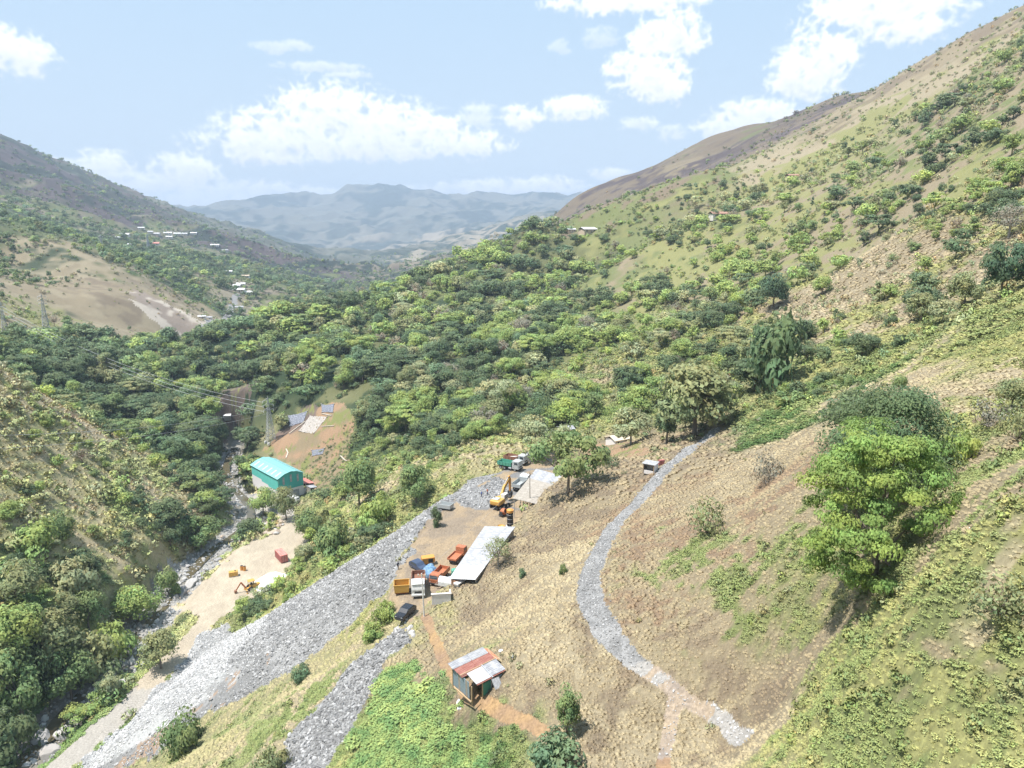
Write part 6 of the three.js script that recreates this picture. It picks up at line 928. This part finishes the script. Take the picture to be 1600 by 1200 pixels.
// sheets, channels and a stone apron on the earth bank; boulders
const drape = (name, label, cat, corners, m, up = 0.25, bumps = 0.25) => { const c = corners.map((q) => P(...q)), n = 14, o = thing(name, label, cat), L = { p: [], u: [], i: [] }; o.position.copy(c[0]); for (const s of [0, 1]) for (let i = 0; i <= n; i++) for (let j = 0; j <= n; j++) { const q = mixP(c, i / n, j / n), y = land(q.x, -q.z) + up + bumps * noise(q.x * 0.8, q.z * 0.8) - s * 0.35; L.p.push(q.x - c[0].x, y - c[0].y, q.z - c[0].z); L.u.push(i / n, j / n); } const k = (s, i, j) => s * (n + 1) * (n + 1) + i * (n + 1) + j; const up_ = c[1].clone().sub(c[0]).cross(c[3].clone().sub(c[0])).y > 0; const tri = (a, b, d) => (up_ ? L.i.push(a, b, d) : L.i.push(a, d, b)); for (let i = 0; i < n; i++) for (let j = 0; j < n; j++) { tri(k(0, i, j), k(0, i + 1, j), k(0, i + 1, j + 1)); tri(k(0, i, j), k(0, i + 1, j + 1), k(0, i, j + 1)); } for (let i = 0; i < n; i++) for (const j of [0, n]) { tri(k(0, i, j), k(1, i, j), k(0, i + 1, j)); tri(k(1, i, j), k(1, i + 1, j), k(0, i + 1, j)); tri(k(0, j, i), k(0, j, i + 1), k(1, j, i)); tri(k(1, j, i), k(0, j, i + 1), k(1, j, i + 1)); } const g = new THREE.BufferGeometry(); g.setAttribute('position', new THREE.Float32BufferAttribute(L.p, 3)); g.setAttribute('uv', new THREE.Float32BufferAttribute(L.u, 2)); g.setIndex(L.i); g.computeVertexNormals(); part(o, 'sheet', g, m); const e = V3(0, 0, 0); part(o, 'edge_weight', join(...[0, 1, 2, 3].map((q) => { const w = c[q].clone().sub(c[0]); w.y = land(c[q].x, -c[q].z) - c[0].y + up + 0.1; return rbox(0.6, 0.4, 0.6, 0.1, w.x, w.y, w.z); })), M.stonePatch); };
drape('tarpaulin', 'large dark grey sheet spread on the earth bank above the pylon side', 'tarpaulin', [[450, 650], [480, 643], [474, 660], [452, 667]], M.geotextile); drape('tarpaulin', 'dark grey sheet at the top right of the earth bank', 'tarpaulin', [[502, 632], [522, 632], [520, 645], [503, 645]], M.geotextile); drape('tarpaulin', 'small dark grey sheet low on the earth bank above the hangar roof', 'tarpaulin', [[487, 704], [507, 701], [504, 710], [488, 713]], M.geotextile);
drape('stone_apron', 'pale stone covered patch in the middle of the earth bank', 'stone patch', [[484, 650], [511, 652], [490, 678], [467, 674]], M.stonePatch, 0.2, 0.5);
const channel = (label, list) => { const o = thing('drainage_channel', label, 'channel'), c = list.map(([u, v]) => P(u, v)); const L = []; for (let i = 0; i + 1 < c.length; i++) for (let k = 0; k < 5; k++) { const f = (t) => { const q = c[i].clone().lerp(c[i + 1], t); return V3(q.x, land(q.x, -q.z) + 0.25, q.z); }; L.push(beam(f(k / 5), f((k + 1) / 5), 0.5, 0.3)); } part(o, 'channel', join(...L), mat(0.50, 0.44, 0.36)); };
channel('pale concrete channel running down from the large dark sheet', [[477, 659], [465, 668], [452, 678]]); channel('short pale channel under the top right dark sheet', [[503, 647], [518, 650]]); channel('pale channel right of the stone covered patch', [[502, 667], [522, 666]]); channel('pale channel at the right side of the bank leading to the scrub', [[531, 712], [542, 721]]); channel('curved pale pipe just above the hangar roof', [[447, 702], [450, 708], [447, 716]]);
{
  const r = rng(991);
  const rock = (seed) => { const q = rng(seed), g = new THREE.IcosahedronGeometry(1, 3), a = g.attributes.position; const o = q() * 90; const cuts = Array.from({ length: 11 }, () => [V3(q() - 0.5, q() - 0.4, q() - 0.5).normalize(), 0.5 + 0.28 * q()]); const v = V3(0, 0, 0); for (let k = 0; k < a.count; k++) { v.fromBufferAttribute(a, k); for (const [n, d] of cuts) { const e = v.dot(n) - d; if (e > 0) v.addScaledVector(n, -e); } v.multiplyScalar(1 + 0.07 * noise(v.x * 3 + o, v.z * 3 + v.y * 2)); a.setXYZ(k, v.x, v.y, v.z); } g.deleteAttribute('normal'); g.deleteAttribute('uv'); g.computeVertexNormals(); return g; };
  const rocks = [1, 2, 3, 4, 5].map((s) => rock(800 + s)), rm = [mat(0.40, 0.385, 0.365), mat(0.34, 0.315, 0.29), mat(0.28, 0.27, 0.265), mat(0.42, 0.34, 0.27)];
  const boulder = (x, f, s, k, label, group, m) => { const o = new THREE.Mesh(rocks[k % 5], rm[m ?? k % 4]); o.name = numbered('boulder'); tag(o, label, 'boulder', group); o.position.copy(on(x, f, s * 0.22)); o.rotation.set(r() * 0.6, r() * 6, r() * 0.4); o.scale.set(s * (0.8 + 0.5 * r()), s * (0.55 + 0.3 * r()), s * (0.8 + 0.4 * r())); scene.add(o); };
  const big = [[100, 1140, 2.6, 'large pale boulder below the dark pool in the river'], [76, 1175, 2.4, 'broad grey boulder at the lowest bend of the river'], [285, 925, 2.2, 'grey boulder pair left half above the white water'], [300, 912, 2.4, 'large grey boulder standing above the white water'], [170, 1060, 2.0, 'flat grey rock on the left bank of the dark pool'], [60, 1150, 2.2, 'grey boulder on the left bank opposite the large pale boulder'], [192, 1072, 1.5, 'pale boulder right above the large dark pool'], [165, 1090, 1.4, 'tan boulder at the right rim of the dark pool'], [225, 1010, 1.7, 'grey rock under the leaning olive tree'], [205, 1035, 1.6, 'pale rock between pool and leaning olive tree']];
  big.forEach(([u, v, s, l], i) => { const p = level(u, v, -47.6); boulder(p.x, -p.z, s, i, l, undefined, i % 3); });
  let n = 0; for (let i = 0; i < 400 && n < 70; i++) { const k = r() * (RIVER.length - 1), a = Math.floor(k), q = RIVER[a].clone().lerp(RIVER[a + 1], k - a), x = q.x + (r() - 0.5) * 12, f = -q.z + (r() - 0.5) * 6; if (!seen(x, land(x, f) + 0.8, f)) continue; n++; boulder(x, f, 0.6 + 0.9 * r() * r(), i, 'rounded grey or tan boulder among others along the river bed', 'boulders scattered along the river bed'); }
  for (let i = 0; i < 26; i++) { const p = level(406 + r() * 36, 812 + r() * 22, -45); boulder(p.x, -p.z, 0.7 + 0.7 * r(), i, 'tan boulder in the pile between river and pale road below the hangar', 'boulders piled below the hangar', r() < 0.7 ? 3 : 0); }
  for (let i = 0; i < 12; i++) { const p = P(612 + r() * 36, 965 + r() * 30); boulder(p.x, -p.z, 0.25 + 0.3 * r(), i, 'small pale stone on the bare ground below the black car', 'loose stones below the black car', 0); }
}
// water in the river bed
{
  const L = { p: [], i: [] }, c = new THREE.CatmullRomCurve3(RIVER), n = 120; for (let k = 0; k <= n; k++) { const q = c.getPoint(k / n), t = c.getTangent(k / n), s = V3(-t.z, 0, t.x).normalize(); for (const e of [-2.4, 2.4]) { const v = q.clone().addScaledVector(s, e * (0.75 + 0.3 * noise(k * 0.3, e))); L.p.push(v.x, q.y + 0.12 + 0.06 * noise(k * 0.8, e), v.z); } if (k < n) { const o = k * 2; L.i.push(o, o + 1, o + 3, o, o + 3, o + 2); } }
  const g = new THREE.BufferGeometry(); g.setAttribute('position', new THREE.Float32BufferAttribute(L.p, 3)); g.setIndex(L.i); g.computeVertexNormals(); if (g.attributes.normal.getY(0) < 0) { for (let i = 0; i < L.i.length; i += 3) [L.i[i], L.i[i + 1]] = [L.i[i + 1], L.i[i]]; g.setIndex(L.i); g.computeVertexNormals(); }
  const m = new THREE.Mesh(g, mat(0.10, 0.085, 0.05, 0.12)); m.name = 'river_water'; m.userData.kind = 'structure'; scene.add(m);
}
// banana plants by the hangar
{
  const leaf = (L, t, up, len, tone) => { const a = V3(Math.cos(t), 0, Math.sin(t)), b = V3(-a.z, 0, a.x), n = 7; const o = L.p.length / 3; for (let k = 0; k <= n; k++) { const s = k / n, w = 0.36 * Math.sin(Math.PI * Math.min(1, s * 0.9 + 0.08)), c = a.clone().multiplyScalar(len * s * 0.8).add(V3(0, 1.9 + up * len * (s - 0.95 * s * s), 0)); for (const e of [-1, 0, 1]) { const q = c.clone().addScaledVector(b, e * w).add(V3(0, e ? 0.1 : 0, 0)); L.p.push(q.x, q.y, q.z); L.n.push(-a.x * 0.3, 0.95, -a.z * 0.3); L.c.push(tone, tone, tone); } if (k < n) for (const e of [0, 1]) { const i = o + k * 3 + e; L.i.push(i, i + 3, i + 4, i, i + 4, i + 1); } } };
  const one = (seed) => { const q = rng(seed), o = new THREE.Group(), t = lists(); tube(t, V3(0, -0.3, 0), V3(0, 2.1, 0), 0.16, 0.09, 1, 8); part(o, 'stem', built(t), mat(0.22, 0.24, 0.10)); for (let k = 0; k < 9; k++) { const L = lists(); leaf(L, k * 0.7 + q() * 0.4, 1.3 + q() * 0.6, 2.0 + q() * 0.6, 0.8 + 0.5 * q()); part(o, 'leaf', built(L), leafMats.fresh); } return o; };
  const pr = [one(1), one(2)];
  [[386, 722, 'banana plant beside the far left corner of the teal hangar'], [379, 714, 'banana plant behind the one at the hangar corner'], [394, 708, 'banana plant just above the left end of the hangar roof'], [372, 726, 'banana plant nearest the river beside the hangar'], [384, 735, 'banana plant lowest of the clump beside the hangar'], [404, 704, 'banana plant right behind the hangar roof end']].forEach(([u, v, l], i) => { const o = i < 2 ? pr[i] : pr[i % 2].clone(); o.name = numbered('banana_plant'); o.userData = {}; tag(o, l, 'banana plant', 'banana plants beside the hangar'); const p = level(u, v + 22, -44); o.position.set(p.x, land(p.x, -p.z), p.z); o.rotation.y = i * 1.9; o.scale.setScalar(1.5 + 0.2 * (i % 3)); scene.add(o); });
}
// people in the yard, each body one skin
{
  const body = (pose, shirt, legs) => {
    const J = pose, cap = [[J.hip, J.chest, 0.145, 0.165], [J.chest, J.neck, 0.16, 0.07], [J.neck, J.head, 0.055, 0.06], [J.head, J.top, 0.095, 0.085]];
    for (const s of [0, 1]) cap.push([J.hip.clone().add(V3(s ? 0.09 : -0.09, 0, 0)), J.knee[s], 0.095, 0.065], [J.knee[s], J.foot[s], 0.06, 0.042], [J.foot[s], J.toe[s], 0.048, 0.04], [J.chest.clone().add(V3(s ? 0.17 : -0.17, 0.06, 0)), J.elbow[s], 0.062, 0.045], [J.elbow[s], J.hand[s], 0.042, 0.032], [J.hand[s], J.hand[s].clone().add(V3(0, -0.09, 0.03)), 0.036, 0.022]);
    const f = (x, y, z) => { let d = 9; for (const [a, b, ra, rb] of cap) { const ax = b.x - a.x, ay = b.y - a.y, az = b.z - a.z, t = clamp(((x - a.x) * ax + (y - a.y) * ay + (z - a.z) * az) / (ax * ax + ay * ay + az * az)), q = Math.hypot(x - a.x - t * ax, y - a.y - t * ay, z - a.z - t * az) - lerp(ra, rb, t), h = clamp(0.5 + (0.5 * (d - q)) / 0.035); d = lerp(d, q, h) - 0.035 * h * (1 - h); } return d; };
    const N = 76, mc = new MarchingCubes(N, new THREE.MeshBasicMaterial(), false, false, 60000), S = 2.0; mc.isolation = 0;
    for (let k = 0; k < N; k++) for (let j = 0; j < N; j++) for (let i = 0; i < N; i++) mc.field[k * N * N + j * N + i] = -f(((i - N / 2) / (N / 2)) * (S / 2), ((j - N / 2) / (N / 2)) * (S / 2) + 0.92, ((k - N / 2) / (N / 2)) * (S / 2));
    mc.update(); const n = mc.count, p = mc.positionArray.slice(0, n * 3), c = new Float32Array(n * 3), g = new THREE.BufferGeometry();
    for (let i = 0; i < n; i++) { for (const a of [0, 1, 2]) p[i * 3 + a] *= S / 2; p[i * 3 + 1] += 0.92; const v = V3(p[i * 3], p[i * 3 + 1], p[i * 3 + 2]), hand = Math.min(v.distanceTo(J.hand[0]), v.distanceTo(J.hand[1])) < 0.12; c.set(v.y > J.top.y - 0.02 || (v.y > J.head.y + 0.02 && v.z < J.head.z - 0.02) ? [0.03, 0.025, 0.02] : v.y > J.neck.y || hand ? [0.30, 0.18, 0.12] : v.y > J.hip.y ? shirt : v.y < 0.12 ? [0.05, 0.04, 0.03] : legs, i * 3); }
    g.setAttribute('position', new THREE.BufferAttribute(p, 3)); g.setAttribute('normal', new THREE.BufferAttribute(mc.normalArray.slice(0, n * 3), 3)); g.setAttribute('color', new THREE.BufferAttribute(c, 3)); return g;
  };
  const stand = (st, b = 0) => ({ hip: V3(0, 0.95, 0), chest: V3(0, 1.32, 0.04 + b), neck: V3(0, 1.5, 0.05 + b * 1.3), head: V3(0, 1.6, 0.07 + b * 1.5), top: V3(0, 1.68, 0.06 + b * 1.6), knee: [V3(-0.1, 0.5, 0.05 + st), V3(0.1, 0.5, 0.03 - st * 0.5)], foot: [V3(-0.11, 0.07, st), V3(0.11, 0.07, -st)], toe: [V3(-0.12, 0.045, st + 0.17), V3(0.12, 0.045, 0.17 - st)], elbow: [V3(-0.27, 1.1, 0.0 + b), V3(0.27, 1.1, 0.02 + b)], hand: [V3(-0.25, 0.86, 0.14 + b), V3(0.25, 0.86, 0.12 + b)] });
  const pm = new THREE.MeshStandardMaterial({ vertexColors: true, roughness: 0.9 });
  [[622, 889, stand(0.12), [0.03, 0.035, 0.06], [0.03, 0.03, 0.04], 0.8, 'person in dark clothes walking at the edge of the yard near the rubble slope'], [752, 777, stand(0.05, 0.06), [0.06, 0.10, 0.26], [0.05, 0.06, 0.12], 1.6, 'person in blue clothes standing on the gravel left of the excavator'], [762, 773, stand(0.03, 0.1), [0.5, 0.14, 0.06], [0.06, 0.08, 0.16], -1.2, 'person in orange top and dark trousers bending near the excavator'], [937, 716, stand(0.1), [0.04, 0.04, 0.05], [0.05, 0.04, 0.04], 0.4, 'person in dark clothes on the orange earth behind the far white roof']].forEach(([u, v, J, s, l, t, label], i) => { const o = new THREE.Mesh(body(J, s, l), pm); o.name = numbered('person'); tag(o, label, 'person'); const p = i < 3 ? level(u, v, 0) : P(u, v); o.position.set(p.x, land(p.x, -p.z), p.z); o.rotation.y = t; scene.add(o); });
}
scene.traverse((o) => { if (o.isMesh) { o.castShadow = true; o.receiveShadow = true; } });
renderer.render(scene, camera);
